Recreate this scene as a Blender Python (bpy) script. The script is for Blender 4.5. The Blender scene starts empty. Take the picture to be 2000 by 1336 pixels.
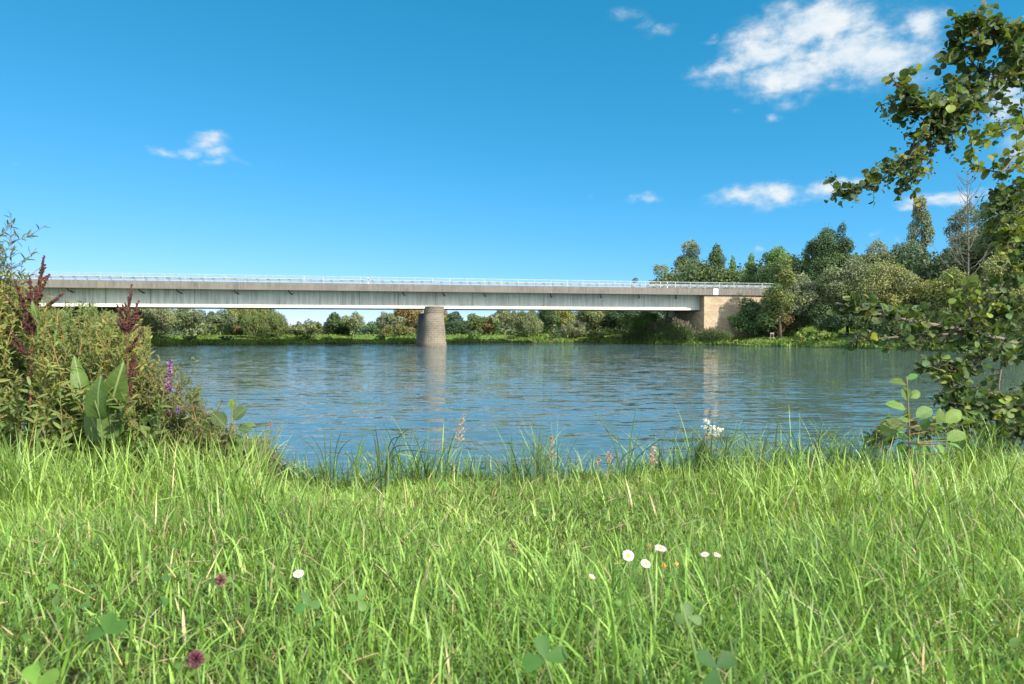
import bpy, math
import numpy as np
from mathutils import Vector

# ------------------------------------------------------------------ basics
sc = bpy.context.scene
COL = sc.collection
rng = np.random.default_rng(7)
R = math.radians
F = 1333.0                        # focal length in photo pixels (2000 wide)
CAMZ = 2.75
PITCH = math.atan(30 / F)
UP = np.array([0, 0, 1.0])


def at(px, py, Y):
    """photo pixel + distance ahead (m) -> point in the world"""
    vx, vz = (px - 1000) / F, -(py - 668) / F
    d = np.array([vx, math.cos(PITCH) + vz * math.sin(PITCH), -math.sin(PITCH) + vz * math.cos(PITCH)])
    d = d * (Y / d[1])
    return np.array([d[0], d[1], CAMZ + d[2]])


def sstep(x, a, b):
    t = np.clip((x - a) / (b - a), 0, 1)
    return t * t * (3 - 2 * t)


def unit(v):
    v = np.asarray(v, float)
    return v / (np.linalg.norm(v, axis=-1, keepdims=True) + 1e-9)


def rand_dirs(n):
    return unit(rng.normal(size=(n, 3)))


# ------------------------------------------------------------------ mesh builder
class MB:
    def __init__(s):
        s.v, s.q, s.t, s.c, s.u, s.n = [], [], [], [], [], 0
        s.veins = False

    def add(s, v, q=None, t=None, c=(1, 1, 1), u=None):
        v = np.asarray(v, float).reshape(-1, 3)
        s.v.append(v)
        if q is not None and len(q):
            s.q.append(np.asarray(q, int).reshape(-1, 4) + s.n)
        if t is not None and len(t):
            s.t.append(np.asarray(t, int).reshape(-1, 3) + s.n)
        c = np.asarray(c, float)
        s.c.append(np.broadcast_to(c, (len(v), 3)) if c.ndim == 1 else c)
        s.u.append(np.zeros((len(v), 3)) if u is None else np.asarray(u, float))
        s.n += len(v)

    def box(s, x0, x1, y0, y1, z0, z1, c=(1, 1, 1)):
        v = [(x, y, z) for z in (z0, z1) for y in (y0, y1) for x in (x0, x1)]
        s.add(v, q=[(0, 2, 3, 1), (4, 5, 7, 6), (0, 1, 5, 4), (2, 6, 7, 3), (0, 4, 6, 2), (1, 3, 7, 5)], c=c)

    def tube(s, pts, rad, sides=6, c=(1, 1, 1), cap=True):
        pts = np.asarray(pts, float)
        n = len(pts)
        rad = np.broadcast_to(np.asarray(rad, float), (n,))
        tan = unit(np.gradient(pts, axis=0))
        ref = np.array([0.31, 0.17, 0.93]) if abs(tan[0][2]) < 0.9 else np.array([1.0, 0.1, 0])
        a = unit(np.cross(tan, ref))
        b = np.cross(tan, a)
        ang = np.linspace(0, 2 * math.pi, sides, endpoint=False)
        ring = pts[:, None] + rad[:, None, None] * (np.cos(ang)[None, :, None] * a[:, None] + np.sin(ang)[None, :, None] * b[:, None])
        i = np.arange(n - 1)[:, None] * sides
        j = np.arange(sides)[None, :]
        k = (j + 1) % sides
        q = np.stack([i + j, i + k, i + sides + k, i + sides + j], -1).reshape(-1, 4)
        v = ring.reshape(-1, 3)
        t = None
        if cap:
            v = np.vstack([v, pts[0], pts[-1]])
            m = n * sides
            jj = np.arange(sides)
            kk = (jj + 1) % sides
            t = np.vstack([np.stack([kk, jj, np.full(sides, m)], -1),
                           np.stack([jj + m - sides, kk + m - sides, np.full(sides, m + 1)], -1)])
        s.add(v, q, t, c)

    def inst(s, tmpl, pos, axis, nrm, scale, col):
        """copies of a small leaf template, one per position, baked into this mesh"""
        tv, tq, tt = tmpl
        pos, axis, nrm = np.atleast_2d(pos), unit(np.atleast_2d(axis)), np.atleast_2d(nrm)
        n, m = len(pos), len(tv)
        side = unit(np.cross(axis, nrm))
        nn = np.cross(side, axis)
        scale = np.broadcast_to(np.asarray(scale, float), (n,)) if np.ndim(scale) < 2 else scale
        sc3 = np.repeat(scale[:, None], 3, 1) if scale.ndim == 1 else scale
        v = (pos[:, None] + sc3[:, None, 0:1] * tv[None, :, 0:1] * side[:, None]
             + sc3[:, None, 1:2] * tv[None, :, 1:2] * axis[:, None] + sc3[:, None, 2:3] * tv[None, :, 2:3] * nn[:, None])
        off = np.arange(n)[:, None, None] * m
        q = (tq[None] + off).reshape(-1, 4) if len(tq) else None
        t = (tt[None] + off).reshape(-1, 3) if len(tt) else None
        col = np.broadcast_to(np.asarray(col, float), (n, 3))
        u = np.tile(np.column_stack([tv[:, 0], tv[:, 1], np.ones(m)]), (n, 1)) if s.veins else None
        s.add(v.reshape(-1, 3), q, t, np.repeat(col, m, 0), u)

    def build(s, name, mat, parent=None, smooth=True):
        me = bpy.data.meshes.new(name)
        v = np.vstack(s.v)
        if parent is not None:
            base = np.array(parent.get('_w', (0, 0, 0)), float)
            v = v - base
        q = np.vstack(s.q) if s.q else np.zeros((0, 4), int)
        t = np.vstack(s.t) if s.t else np.zeros((0, 3), int)
        me.vertices.add(len(v))
        me.vertices.foreach_set('co', v.astype(np.float32).ravel())
        loops = np.concatenate([q.ravel(), t.ravel()])
        me.loops.add(len(loops))
        me.loops.foreach_set('vertex_index', loops.astype(np.int32))
        me.polygons.add(len(q) + len(t))
        st = np.concatenate([np.arange(len(q)) * 4, len(q) * 4 + np.arange(len(t)) * 3])
        me.polygons.foreach_set('loop_start', st.astype(np.int32))
        me.update(calc_edges=True)
        me.polygons.foreach_set('use_smooth', np.full(len(q) + len(t), smooth))
        a = me.attributes.new('col', 'FLOAT_COLOR', 'POINT')
        a.data.foreach_set('color', np.hstack([np.vstack(s.c), np.ones((len(v), 1))]).astype(np.float32).ravel())
        if any(np.any(x) for x in s.u):
            b = me.attributes.new('uvm', 'FLOAT_VECTOR', 'POINT')
            b.data.foreach_set('vector', np.vstack(s.u).astype(np.float32).ravel())
        me.materials.append(mat)
        me.validate()
        o = bpy.data.objects.new(name, me)
        COL.objects.link(o)
        if parent is not None:
            o.parent = parent
        return o


def thing(name, label, cat, loc, group=None):
    o = bpy.data.objects.new(name, None)
    COL.objects.link(o)
    o.location = [float(x) for x in loc]
    o['_w'] = [float(x) for x in loc]
    o['label'] = label
    o['category'] = cat
    if group:
        o['group'] = group
    o.empty_display_size = 0.2
    return o


# ------------------------------------------------------------------ materials
def new_mat(name):
    m = bpy.data.materials.new(name)
    m.use_nodes = True
    nt = m.node_tree
    nt.nodes.clear()
    return m, nt


def N(nt, typ, **kw):
    n = nt.nodes.new(typ)
    for k, v in kw.items():
        if k in n.inputs:
            n.inputs[k].default_value = v
        else:
            setattr(n, k, v)
    return n


def ramp(nt, stops, interp='LINEAR'):
    n = nt.nodes.new('ShaderNodeValToRGB')
    n.color_ramp.interpolation = interp
    e = n.color_ramp.elements
    while len(e) < len(stops):
        e.new(0.5)
    for el, (p, c) in zip(e, stops):
        el.position = p
        el.color = (c[0], c[1], c[2], 1) if not np.isscalar(c) else (c, c, c, 1)
    return n


def leaf_mat(name, rough=0.5, trans=0.35, spec=0.35, tmul=(1.1, 1.15, 0.5), nscale=None, namp=0.25, veins=0.0, ribs=0.55):
    m, nt = new_mat(name)
    out = N(nt, 'ShaderNodeOutputMaterial')
    at_ = N(nt, 'ShaderNodeAttribute', attribute_name='col')
    colr = at_.outputs['Color']
    if nscale:
        tc = N(nt, 'ShaderNodeTexCoord')
        no = N(nt, 'ShaderNodeTexNoise', Scale=nscale, Detail=3.0)
        nt.links.new(tc.outputs['Object'], no.inputs['Vector'])
        rp = ramp(nt, [(0.25, 1 - namp), (0.75, 1 + namp)])
        nt.links.new(no.outputs['Fac'], rp.inputs['Fac'])
        mu = N(nt, 'ShaderNodeMix', data_type='RGBA', blend_type='MULTIPLY')
        mu.inputs[0].default_value = 1
        nt.links.new(colr, mu.inputs[6])
        nt.links.new(rp.outputs['Color'], mu.inputs[7])
        colr = mu.outputs[2]
    p = N(nt, 'ShaderNodeBsdfPrincipled', Roughness=rough)
    p.inputs['Specular IOR Level'].default_value = spec
    if veins:
        def M(op, a, b=None):
            n_ = N(nt, 'ShaderNodeMath', operation=op)
            for i_, x_ in enumerate((a, b)):
                if x_ is None:
                    continue
                if np.isscalar(x_):
                    n_.inputs[i_].default_value = x_
                else:
                    nt.links.new(x_, n_.inputs[i_])
            return n_.outputs[0]
        uv = N(nt, 'ShaderNodeAttribute', attribute_name='uvm')
        sx = N(nt, 'ShaderNodeSeparateXYZ')
        nt.links.new(uv.outputs['Vector'], sx.inputs[0])
        ax_ = M('ABSOLUTE', sx.outputs[0])
        ph = M('SUBTRACT', sx.outputs[1], M('MULTIPLY', ax_, 0.75))
        st = M('SINE', M('MULTIPLY', ph, 56.0))
        rib = M('POWER', M('ADD', M('MULTIPLY', st, 0.5), 0.5), 6.0)
        mid = M('LESS_THAN', ax_, 0.018)
        vf = M('MULTIPLY', M('MAXIMUM', M('MULTIPLY', rib, ribs), mid), M('MULTIPLY', sx.outputs[2], veins))
        mv = N(nt, 'ShaderNodeMix', data_type='RGBA')
        mv.inputs[7].default_value = (0.26, 0.32, 0.12, 1)
        nt.links.new(vf, mv.inputs[0])
        nt.links.new(colr, mv.inputs[6])
        colr = mv.outputs[2]
        bpv = N(nt, 'ShaderNodeBump', Strength=0.5, Distance=0.004)
        bpv.invert = True
        nt.links.new(M('MULTIPLY', M('ADD', M('MULTIPLY', rib, ribs * 1.8), mid), sx.outputs[2]), bpv.inputs['Height'])
        nt.links.new(bpv.outputs[0], p.inputs['Normal'])
    nt.links.new(colr, p.inputs['Base Color'])
    if trans > 0:
        tm = N(nt, 'ShaderNodeMix', data_type='RGBA', blend_type='MULTIPLY')
        tm.inputs[0].default_value = 1
        tm.inputs[7].default_value = (*tmul, 1)
        nt.links.new(colr, tm.inputs[6])
        tr = N(nt, 'ShaderNodeBsdfTranslucent')
        nt.links.new(tm.outputs[2], tr.inputs['Color'])
        mx = N(nt, 'ShaderNodeMixShader')
        mx.inputs[0].default_value = trans
        nt.links.new(p.outputs[0], mx.inputs[1])
        nt.links.new(tr.outputs[0], mx.inputs[2])
        nt.links.new(mx.outputs[0], out.inputs[0])
    else:
        nt.links.new(p.outputs[0], out.inputs[0])
    return m


def stained(name, base, dark, scale=(1, 1, 0.15), rough=0.85, amount=0.6, seam=0.0, light=None, bump=0.15):
    """concrete / weathered surface: broad blotches, vertical streaks and optional board seams"""
    m, nt = new_mat(name)
    L = nt.links.new
    out = N(nt, 'ShaderNodeOutputMaterial')
    p = N(nt, 'ShaderNodeBsdfPrincipled', Roughness=rough)
    tc = N(nt, 'ShaderNodeTexCoord')
    mp = N(nt, 'ShaderNodeMapping')
    mp.inputs['Scale'].default_value = scale
    L(tc.outputs['Object'], mp.inputs['Vector'])
    n1 = N(nt, 'ShaderNodeTexNoise', Scale=2.2, Detail=6.0, Roughness=0.65)
    L(mp.outputs[0], n1.inputs['Vector'])
    n2 = N(nt, 'ShaderNodeTexNoise', Scale=0.35, Detail=4.0)
    L(tc.outputs['Object'], n2.inputs['Vector'])
    r1 = ramp(nt, [(0.38, 1), (0.66, 0)])
    L(n1.outputs['Fac'], r1.inputs['Fac'])
    r2 = ramp(nt, [(0.35, 0.35), (0.65, 1)])
    L(n2.outputs['Fac'], r2.inputs['Fac'])
    mm = N(nt, 'ShaderNodeMath', operation='MULTIPLY')
    L(r1.outputs[0], mm.inputs[0])
    L(r2.outputs[0], mm.inputs[1])
    m2 = N(nt, 'ShaderNodeMath', operation='MULTIPLY')
    m2.inputs[1].default_value = amount
    L(mm.outputs[0], m2.inputs[0])
    mix = N(nt, 'ShaderNodeMix', data_type='RGBA')
    mix.inputs[6].default_value = (*base, 1)
    mix.inputs[7].default_value = (*dark, 1)
    L(m2.outputs[0], mix.inputs[0])
    colr = mix.outputs[2]
    if light:
        n3 = N(nt, 'ShaderNodeTexNoise', Scale=5.0, Detail=5.0, Roughness=0.7)
        mp3 = N(nt, 'ShaderNodeMapping')
        mp3.inputs['Scale'].default_value = (scale[0] * 0.7, scale[1], scale[2] * 0.6)
        mp3.inputs['Location'].default_value = (7, 3, 1)
        L(tc.outputs['Object'], mp3.inputs['Vector'])
        L(mp3.outputs[0], n3.inputs['Vector'])
        r3 = ramp(nt, [(0.56, 0), (0.72, 0.6)])
        L(n3.outputs['Fac'], r3.inputs['Fac'])
        mx3 = N(nt, 'ShaderNodeMix', data_type='RGBA')
        mx3.inputs[7].default_value = (*light, 1)
        L(r3.outputs[0], mx3.inputs[0])
        L(colr, mx3.inputs[6])
        colr = mx3.outputs[2]
    if seam:
        sp = N(nt, 'ShaderNodeSeparateXYZ')
        L(tc.outputs['Object'], sp.inputs[0])
        md = N(nt, 'ShaderNodeMath', operation='PINGPONG')
        md.inputs[1].default_value = seam
        L(sp.outputs[0], md.inputs[0])
        gt = N(nt, 'ShaderNodeMath', operation='LESS_THAN')
        gt.inputs[1].default_value = 0.035
        L(md.outputs[0], gt.inputs[0])
        sm = N(nt, 'ShaderNodeMath', operation='MULTIPLY')
        L(gt.outputs[0], sm.inputs[0])
        L(r2.outputs[0], sm.inputs[1])
        mx4 = N(nt, 'ShaderNodeMix', data_type='RGBA')
        mx4.inputs[7].default_value = (*[x * 0.45 for x in dark], 1)
        L(sm.outputs[0], mx4.inputs[0])
        L(colr, mx4.inputs[6])
        colr = mx4.outputs[2]
    L(colr, p.inputs['Base Color'])
    if bump:
        bp = N(nt, 'ShaderNodeBump', Strength=bump, Distance=0.05)
        L(n1.outputs['Fac'], bp.inputs['Height'])
        L(bp.outputs[0], p.inputs['Normal'])
    L(p.outputs[0], out.inputs[0])
    return m


def masonry(name, ca, cb, cm, bw, bh, use_uvm=False, mort=0.02, stain=(0.09, 0.08, 0.06), stain_amt=0.5):
    m, nt = new_mat(name)
    L = nt.links.new
    out = N(nt, 'ShaderNodeOutputMaterial')
    p = N(nt, 'ShaderNodeBsdfPrincipled', Roughness=0.9)
    at_ = N(nt, 'ShaderNodeAttribute', attribute_name='uvm')
    bt = N(nt, 'ShaderNodeTexBrick', Scale=1.0)
    bt.inputs['Color1'].default_value = (*ca, 1)
    bt.inputs['Color2'].default_value = (*cb, 1)
    bt.inputs['Mortar'].default_value = (*cm, 1)
    bt.inputs['Mortar Size'].default_value = mort
    bt.inputs['Mortar Smooth'].default_value = 0.3
    bt.inputs['Bias'].default_value = -0.1
    bt.inputs['Brick Width'].default_value = bw
    bt.inputs['Row Height'].default_value = bh
    L(at_.outputs['Vector'], bt.inputs['Vector'])
    n1 = N(nt, 'ShaderNodeTexNoise', Scale=0.8, Detail=7.0, Roughness=0.7)
    L(at_.outputs['Vector'], n1.inputs['Vector'])
    r1 = ramp(nt, [(0.42, 0), (0.75, stain_amt)])
    L(n1.outputs['Fac'], r1.inputs['Fac'])
    mx = N(nt, 'ShaderNodeMix', data_type='RGBA')
    mx.inputs[7].default_value = (*stain, 1)
    L(r1.outputs[0], mx.inputs[0])
    L(bt.outputs['Color'], mx.inputs[6])
    n2 = N(nt, 'ShaderNodeTexNoise', Scale=6.0, Detail=6.0, Roughness=0.7)
    L(at_.outputs['Vector'], n2.inputs['Vector'])
    r2 = ramp(nt, [(0.3, 0.7), (0.7, 1.25)])
    L(n2.outputs['Fac'], r2.inputs['Fac'])
    mu = N(nt, 'ShaderNodeMix', data_type='RGBA', blend_type='MULTIPLY')
    mu.inputs[0].default_value = 1
    L(mx.outputs[2], mu.inputs[6])
    L(r2.outputs[0], mu.inputs[7])
    L(mu.outputs[2], p.inputs['Base Color'])
    bp = N(nt, 'ShaderNodeBump', Strength=0.5, Distance=0.04)
    ad = N(nt, 'ShaderNodeMath', operation='SUBTRACT')
    L(n2.outputs['Fac'], ad.inputs[0])
    L(bt.outputs['Fac'], ad.inputs[1])
    L(ad.outputs[0], bp.inputs['Height'])
    L(bp.outputs[0], p.inputs['Normal'])
    L(p.outputs[0], out.inputs[0])
    return m


def plain(name, rough=0.6, metal=0.0, nscale=8.0, namp=0.2):
    m = leaf_mat(name, rough=rough, trans=0, spec=0.4, nscale=nscale, namp=namp)
    for n in m.node_tree.nodes:
        if n.type == 'BSDF_PRINCIPLED':
            n.inputs['Metallic'].default_value = metal
    return m


M_far = leaf_mat('far_leaf', rough=0.6, trans=0.25, spec=0.2)
M_leaf = leaf_mat('near_leaf', rough=0.55, trans=0.35, spec=0.25, nscale=40, namp=0.25, veins=0.5)
M_alder = leaf_mat('alder_leaf', rough=0.5, trans=0.32, spec=0.3, nscale=30, namp=0.2, veins=0.35)
M_dock = leaf_mat('dock_leaf', rough=0.5, trans=0.35, spec=0.3, nscale=18, namp=0.35, veins=0.8, ribs=0.1)
M_grass = leaf_mat('grass_blade', rough=0.45, trans=0.35, spec=0.3, tmul=(1.15, 1.15, 0.5))
M_petal = leaf_mat('petal', rough=0.6, trans=0.25, spec=0.2, tmul=(1, 1, 1))
M_bark = plain('bark', 0.9, nscale=14, namp=0.45)
M_stem = plain('stem', 0.6, nscale=30, namp=0.25)
M_seed = plain('seed', 0.8, nscale=60, namp=0.35)

M_fascia = stained('fascia_concrete', (0.175, 0.155, 0.13), (0.075, 0.068, 0.056), scale=(2.2, 1, 0.25), amount=0.9, light=(0.25, 0.23, 0.20))
M_web = stained('web_concrete', (0.76, 0.72, 0.60), (0.32, 0.30, 0.24), scale=(1.6, 1, 0.12), amount=0.75, seam=2.6, light=(0.72, 0.72, 0.68))
M_flange = stained('flange_paint', (0.62, 0.59, 0.51), (0.36, 0.33, 0.28), scale=(0.8, 1, 0.5), amount=0.45)
M_conc = stained('concrete', (0.40, 0.38, 0.33), (0.15, 0.14, 0.12), amount=0.7)
M_metal = plain('galvanised_steel', 0.5, 0.35, nscale=2.0, namp=0.15)
M_dark = plain('dark_pipe', 0.7, 0.0)
M_paint = plain('white_paint', 0.6, 0.0, nscale=3.0, namp=0.06)
M_pier = masonry('pier_stone', (0.17, 0.138, 0.097), (0.12, 0.10, 0.075), (0.25, 0.225, 0.18), 0.62, 0.3, mort=0.022)
M_abut = masonry('abutment_stone', (0.45, 0.345, 0.22), (0.32, 0.24, 0.155), (0.32, 0.25, 0.18), 1.0, 0.34, mort=0.018, stain=(0.2, 0.14, 0.09), stain_amt=0.45)

# ------------------------------------------------------------------ camera, sun, sky
cam = bpy.data.cameras.new('camera')
cam.sensor_width = 36
cam.lens = F / 2000 * 36
cam.clip_start, cam.clip_end = 0.05, 12000
cam.dof.use_dof = True
cam.dof.focus_distance = 6.0
cam.dof.aperture_fstop = 9.0
co = bpy.data.objects.new('camera', cam)
COL.objects.link(co)
co.location = (0, 0, CAMZ)
co.rotation_euler = (math.pi / 2 - PITCH, 0, 0)
sc.camera = co

SUN_EL, SUN_AZ = 38.0, 46.0            # degrees; azimuth measured from straight behind the camera toward the right
sd = np.array([math.sin(R(SUN_AZ)) * math.cos(R(SUN_EL)), -math.cos(R(SUN_AZ)) * math.cos(R(SUN_EL)), math.sin(R(SUN_EL))])
sl = bpy.data.lights.new('sun', 'SUN')
sl.energy = 4.0
sl.angle = R(0.5)
sl.color = (1.0, 0.93, 0.80)
so = bpy.data.objects.new('sun', sl)
COL.objects.link(so)
so.rotation_euler = Vector(sd).to_track_quat('Z', 'Y').to_euler()
so.location = (20, -20, 40)

w = bpy.data.worlds.new('World')
sc.world = w
w.use_nodes = True
nt = w.node_tree
nt.nodes.clear()
L = nt.links.new
wo = N(nt, 'ShaderNodeOutputWorld')
bg = N(nt, 'ShaderNodeBackground', Strength=0.15)
sky = N(nt, 'ShaderNodeTexSky', sky_type='NISHITA')
sky.sun_disc = False
sky.sun_elevation = R(SUN_EL)
sky.sun_rotation = math.atan2(sd[0], sd[1])
sky.altitude = 2000
sky.air_density = 1.0
sky.dust_density = 0.0
sky.ozone_density = 6.0
tcw = N(nt, 'ShaderNodeTexCoord')
mpw = N(nt, 'ShaderNodeMapping')
mpw.inputs['Location'].default_value = (0, 0, 0.06)
L(tcw.outputs['Generated'], mpw.inputs['Vector'])
L(mpw.outputs[0], sky.inputs['Vector'])
def WM(op, a_, b_=None, c_=None, clamp=False):
    n_ = N(nt, 'ShaderNodeMath', operation=op)
    n_.use_clamp = clamp
    for i_, x_ in enumerate((a_, b_, c_)):
        if x_ is None:
            continue
        if np.isscalar(x_):
            n_.inputs[i_].default_value = x_
        else:
            L(x_, n_.inputs[i_])
    return n_.outputs[0]


# grade of the clear sky: deep blue high up, pale cyan at the horizon
spc = N(nt, 'ShaderNodeSeparateColor')
L(sky.outputs[0], spc.inputs[0])
hv = N(nt, 'ShaderNodeCombineColor')
for i_, (p_, k_) in enumerate(((1.8, 0.21), (0.75, 0.765), (0.80, 0.80))):
    L(WM('MULTIPLY', WM('POWER', spc.outputs[i_], p_), k_), hv.inputs[i_])

# fair weather clouds: each a few soft puffs at its own azimuth and elevation, torn by noise
sepw = N(nt, 'ShaderNodeSeparateXYZ')
L(tcw.outputs['Generated'], sepw.inputs[0])
azn = WM('ARCTAN2', sepw.outputs[0], sepw.outputs[1])
eln = WM('ARCSINE', sepw.outputs[2])
cmb = N(nt, 'ShaderNodeCombineXYZ')
L(azn, cmb.inputs[0])
L(eln, cmb.inputs[1])


def wnoise(scale, detail, rough, off, dim='3D'):
    mp_ = N(nt, 'ShaderNodeMapping')
    mp_.inputs['Location'].default_value = off
    mp_.inputs['Scale'].default_value = (1, 1, 1.7)
    L(tcw.outputs['Generated'], mp_.inputs['Vector'])
    no = N(nt, 'ShaderNodeTexNoise', Scale=scale, Detail=detail, Roughness=rough)
    L(mp_.outputs[0], no.inputs['Vector'])
    return no


nzw = wnoise(14.0, 4.0, 0.55, (0.3, 0.1, 0.7))
wv = N(nt, 'ShaderNodeVectorMath', operation='MULTIPLY_ADD')
L(nzw.outputs['Color'], wv.inputs[0])
wv.inputs[1].default_value = (0.05, 0.035, 0)
wv.inputs[2].default_value = (-0.025, -0.0175, 0)
wa = N(nt, 'ShaderNodeVectorMath', operation='ADD')
L(cmb.outputs[0], wa.inputs[0])
L(wv.outputs[0], wa.inputs[1])
LOBES = [(1610, 92, 215, 85, .42), (1440, 158, 95, 26, .36), (1530, 190, 70, 26, .4), (1760, 130, 80, 40, .5), (1540, 392, 150, 18, .35), (1590, 48, 115, 45, 1), (1525, 72, 85, 32, .75), (1680, 50, 50, 40, .7), (1450, 78, 50, 18, .45), (1500, 112, 95, 34, 1), (1425, 132, 75, 20, .75), (1540, 145, 105, 36, .95),
         (1660, 108, 120, 52, .95), (1725, 112, 90, 40, 1), (1790, 108, 50, 30, .6), (1805, 45, 46, 34, .8), (1765, 60, 36, 26, .5), (1535, 176, 60, 18, .45), (1655, 168, 50, 24, .5),
         (1965, 185, 60, 55, .7), (1990, 280, 40, 50, .5), (1222, 26, 40, 20, .36), (1282, 66, 40, 14, .36), (1250, 48, 28, 18, .28), (1392, 78, 25, 9, .4),
         (1470, 380, 90, 20, .75), (1520, 376, 45, 17, .8), (1620, 370, 60, 18, .8), (1662, 352, 40, 12, .85), (1265, 388, 36, 15, .5), (1505, 229, 17, 10, .42), (1440, 217, 16, 7, .25),
         (1820, 390, 75, 14, .8), (1880, 382, 80, 14, .75), (1780, 402, 40, 10, .6), (1715, 450, 22, 8, .3), (1468, 492, 16, 9, .5), (1750, 466, 16, 8, .3), (1150, 385, 14, 6, .2),
         (325, 291, 38, 11, .5), (365, 290, 34, 11, .5), (412, 275, 48, 18, .55), (428, 296, 40, 16, .5), (415, 314, 32, 11, .42), (466, 313, 26, 9, .33), (372, 268, 22, 7, .3), (45, 320, 18, 8, .2), (115, 217, 18, 6, .14)]
acc = None
for (lx, ly, rx, ry, st_) in LOBES:
    p_ = at(lx, ly, 1.0) - np.array([0, 0, CAMZ])
    u_ = p_ / np.linalg.norm(p_)
    hz = math.hypot(p_[0], p_[1])
    k_ = 1 / F * math.hypot(p_[0], 1) / hz / hz
    ve = N(nt, 'ShaderNodeVectorMath', operation='SUBTRACT')
    L(wa.outputs[0], ve.inputs[0])
    ve.inputs[1].default_value = (math.atan2(p_[0], p_[1]), math.asin(u_[2]), 0)
    vm = N(nt, 'ShaderNodeVectorMath', operation='MULTIPLY')
    L(ve.outputs[0], vm.inputs[0])
    vm.inputs[1].default_value = (F * hz * hz / rx, F * hz / ry, 0)
    vl = N(nt, 'ShaderNodeVectorMath', operation='DOT_PRODUCT')
    L(vm.outputs[0], vl.inputs[0])
    L(vm.outputs[0], vl.inputs[1])
    g_ = WM('MULTIPLY', WM('EXPONENT', WM('MULTIPLY', vl.outputs['Value'], -1.1)), st_)
    acc = g_ if acc is None else WM('MAXIMUM', acc, g_)
nf = wnoise(26.0, 9.0, 0.62, (1.1, 0.4, 0.2))
dens = WM('ADD', acc, WM('MULTIPLY', WM('SUBTRACT', nf.outputs['Fac'], 0.5), WM('MULTIPLY', WM('MULTIPLY', acc, WM('SUBTRACT', 1.35, acc)), 3.7)))
mr = N(nt, 'ShaderNodeMapRange', interpolation_type='SMOOTHSTEP')
mr.inputs['From Min'].default_value = 0.10
mr.inputs['From Max'].default_value = 1.02
L(dens, mr.inputs['Value'])
# unseen bright cloud added overhead and behind the camera to lift the fill light
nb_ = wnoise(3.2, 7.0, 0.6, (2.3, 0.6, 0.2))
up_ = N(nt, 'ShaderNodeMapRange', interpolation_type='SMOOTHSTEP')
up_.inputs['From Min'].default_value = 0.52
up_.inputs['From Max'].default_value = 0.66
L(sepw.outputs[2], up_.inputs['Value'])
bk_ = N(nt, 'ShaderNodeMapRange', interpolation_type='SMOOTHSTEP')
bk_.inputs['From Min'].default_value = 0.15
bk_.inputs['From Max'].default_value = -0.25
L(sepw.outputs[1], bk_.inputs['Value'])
fill_rgn = WM('MAXIMUM', up_.outputs[0], bk_.outputs[0])
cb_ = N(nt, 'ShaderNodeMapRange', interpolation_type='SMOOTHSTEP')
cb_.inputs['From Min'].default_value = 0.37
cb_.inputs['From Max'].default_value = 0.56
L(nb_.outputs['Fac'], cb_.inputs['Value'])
cov = WM('MAXIMUM', mr.outputs[0], WM('MULTIPLY', WM('MULTIPLY', cb_.outputs[0], fill_rgn), 0.95))
cwt = ramp(nt, [(0.3, (1.9, 2.35, 2.7)), (0.75, (2.75, 2.8, 2.85))])
L(nf.outputs['Fac'], cwt.inputs['Fac'])
cmx = N(nt, 'ShaderNodeMix', data_type='RGBA')
L(cov, cmx.inputs[0])
L(hv.outputs[0], cmx.inputs[6])
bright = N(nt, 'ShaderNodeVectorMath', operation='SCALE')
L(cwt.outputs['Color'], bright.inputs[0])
L(WM('MULTIPLY_ADD', fill_rgn, 2.0, 1.0), bright.inputs['Scale'])  # added out-of-view cloud made brighter still, for more fill
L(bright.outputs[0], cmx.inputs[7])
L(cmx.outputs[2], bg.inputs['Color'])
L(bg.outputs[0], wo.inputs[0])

sc.view_settings.view_transform = 'Standard'
sc.view_settings.look = 'None'
sc.view_settings.exposure = 1.2
sc.view_settings.gamma = 1
cy = sc.cycles
cy.max_bounces = 8
cy.diffuse_bounces = 3
cy.glossy_bounces = 3
cy.transmission_bounces = 3
cy.transparent_max_bounces = 6
cy.volume_bounces = 4
cy.caustics_reflective = False
cy.caustics_refractive = False
cy.use_denoising = True
try:
    cy.denoiser = 'OPENIMAGEDENOISE'
    cy.denoising_prefilter = 'ACCURATE'
except Exception:
    pass

# ------------------------------------------------------------------ terrain and water
SH = np.array([(-3000, 30), (-400, 42), (0, 60), (200, 76), (262, 83), (300, 94), (350, 102), (500, 104.7), (800, 110), (1000, 117), (1130, 121),
               (1180, 117), (1230, 110), (1300, 106), (1350, 101.5), (1420, 98.5), (1500, 95), (1640, 89), (1800, 79), (2000, 69.5),
               (2300, 57), (2800, 45), (5000, 30)], float)


def shore(px):
    return np.interp(px, SH[:, 0], SH[:, 1]) + 0.5 * np.sin(px * 0.037) + 0.35 * np.sin(px * 0.101 + 1)


def far_h(x, y):
    px = 1000 + F * np.asarray(x) / np.asarray(y)
    d = y - shore(px)
    z = np.where(d < 0, np.maximum(-2.0, d * 0.5), 0.45 * sstep(d, 0, 0.8) + 0.75 * sstep(d, 0.8, 7))
    z = z + 5.0 * sstep(d, 9, 32) * sstep(px, 1410, 1560)
    z = z + 0.5 * sstep(d, 20, 80)
    return z + 0.08 * np.sin(x * 0.9) * np.sin(y * 0.7) * sstep(d, 0.5, 3)


def edge_y(x):
    px = 1000 + F * x / 2.7
    return np.interp(px, [-1500, 0, 300, 520, 700, 1000, 1350, 1500, 1750, 2000, 3500], [4.2, 3.9, 3.4, 2.95, 2.78, 2.66, 2.68, 2.85, 2.95, 3.2, 4.0])


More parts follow.
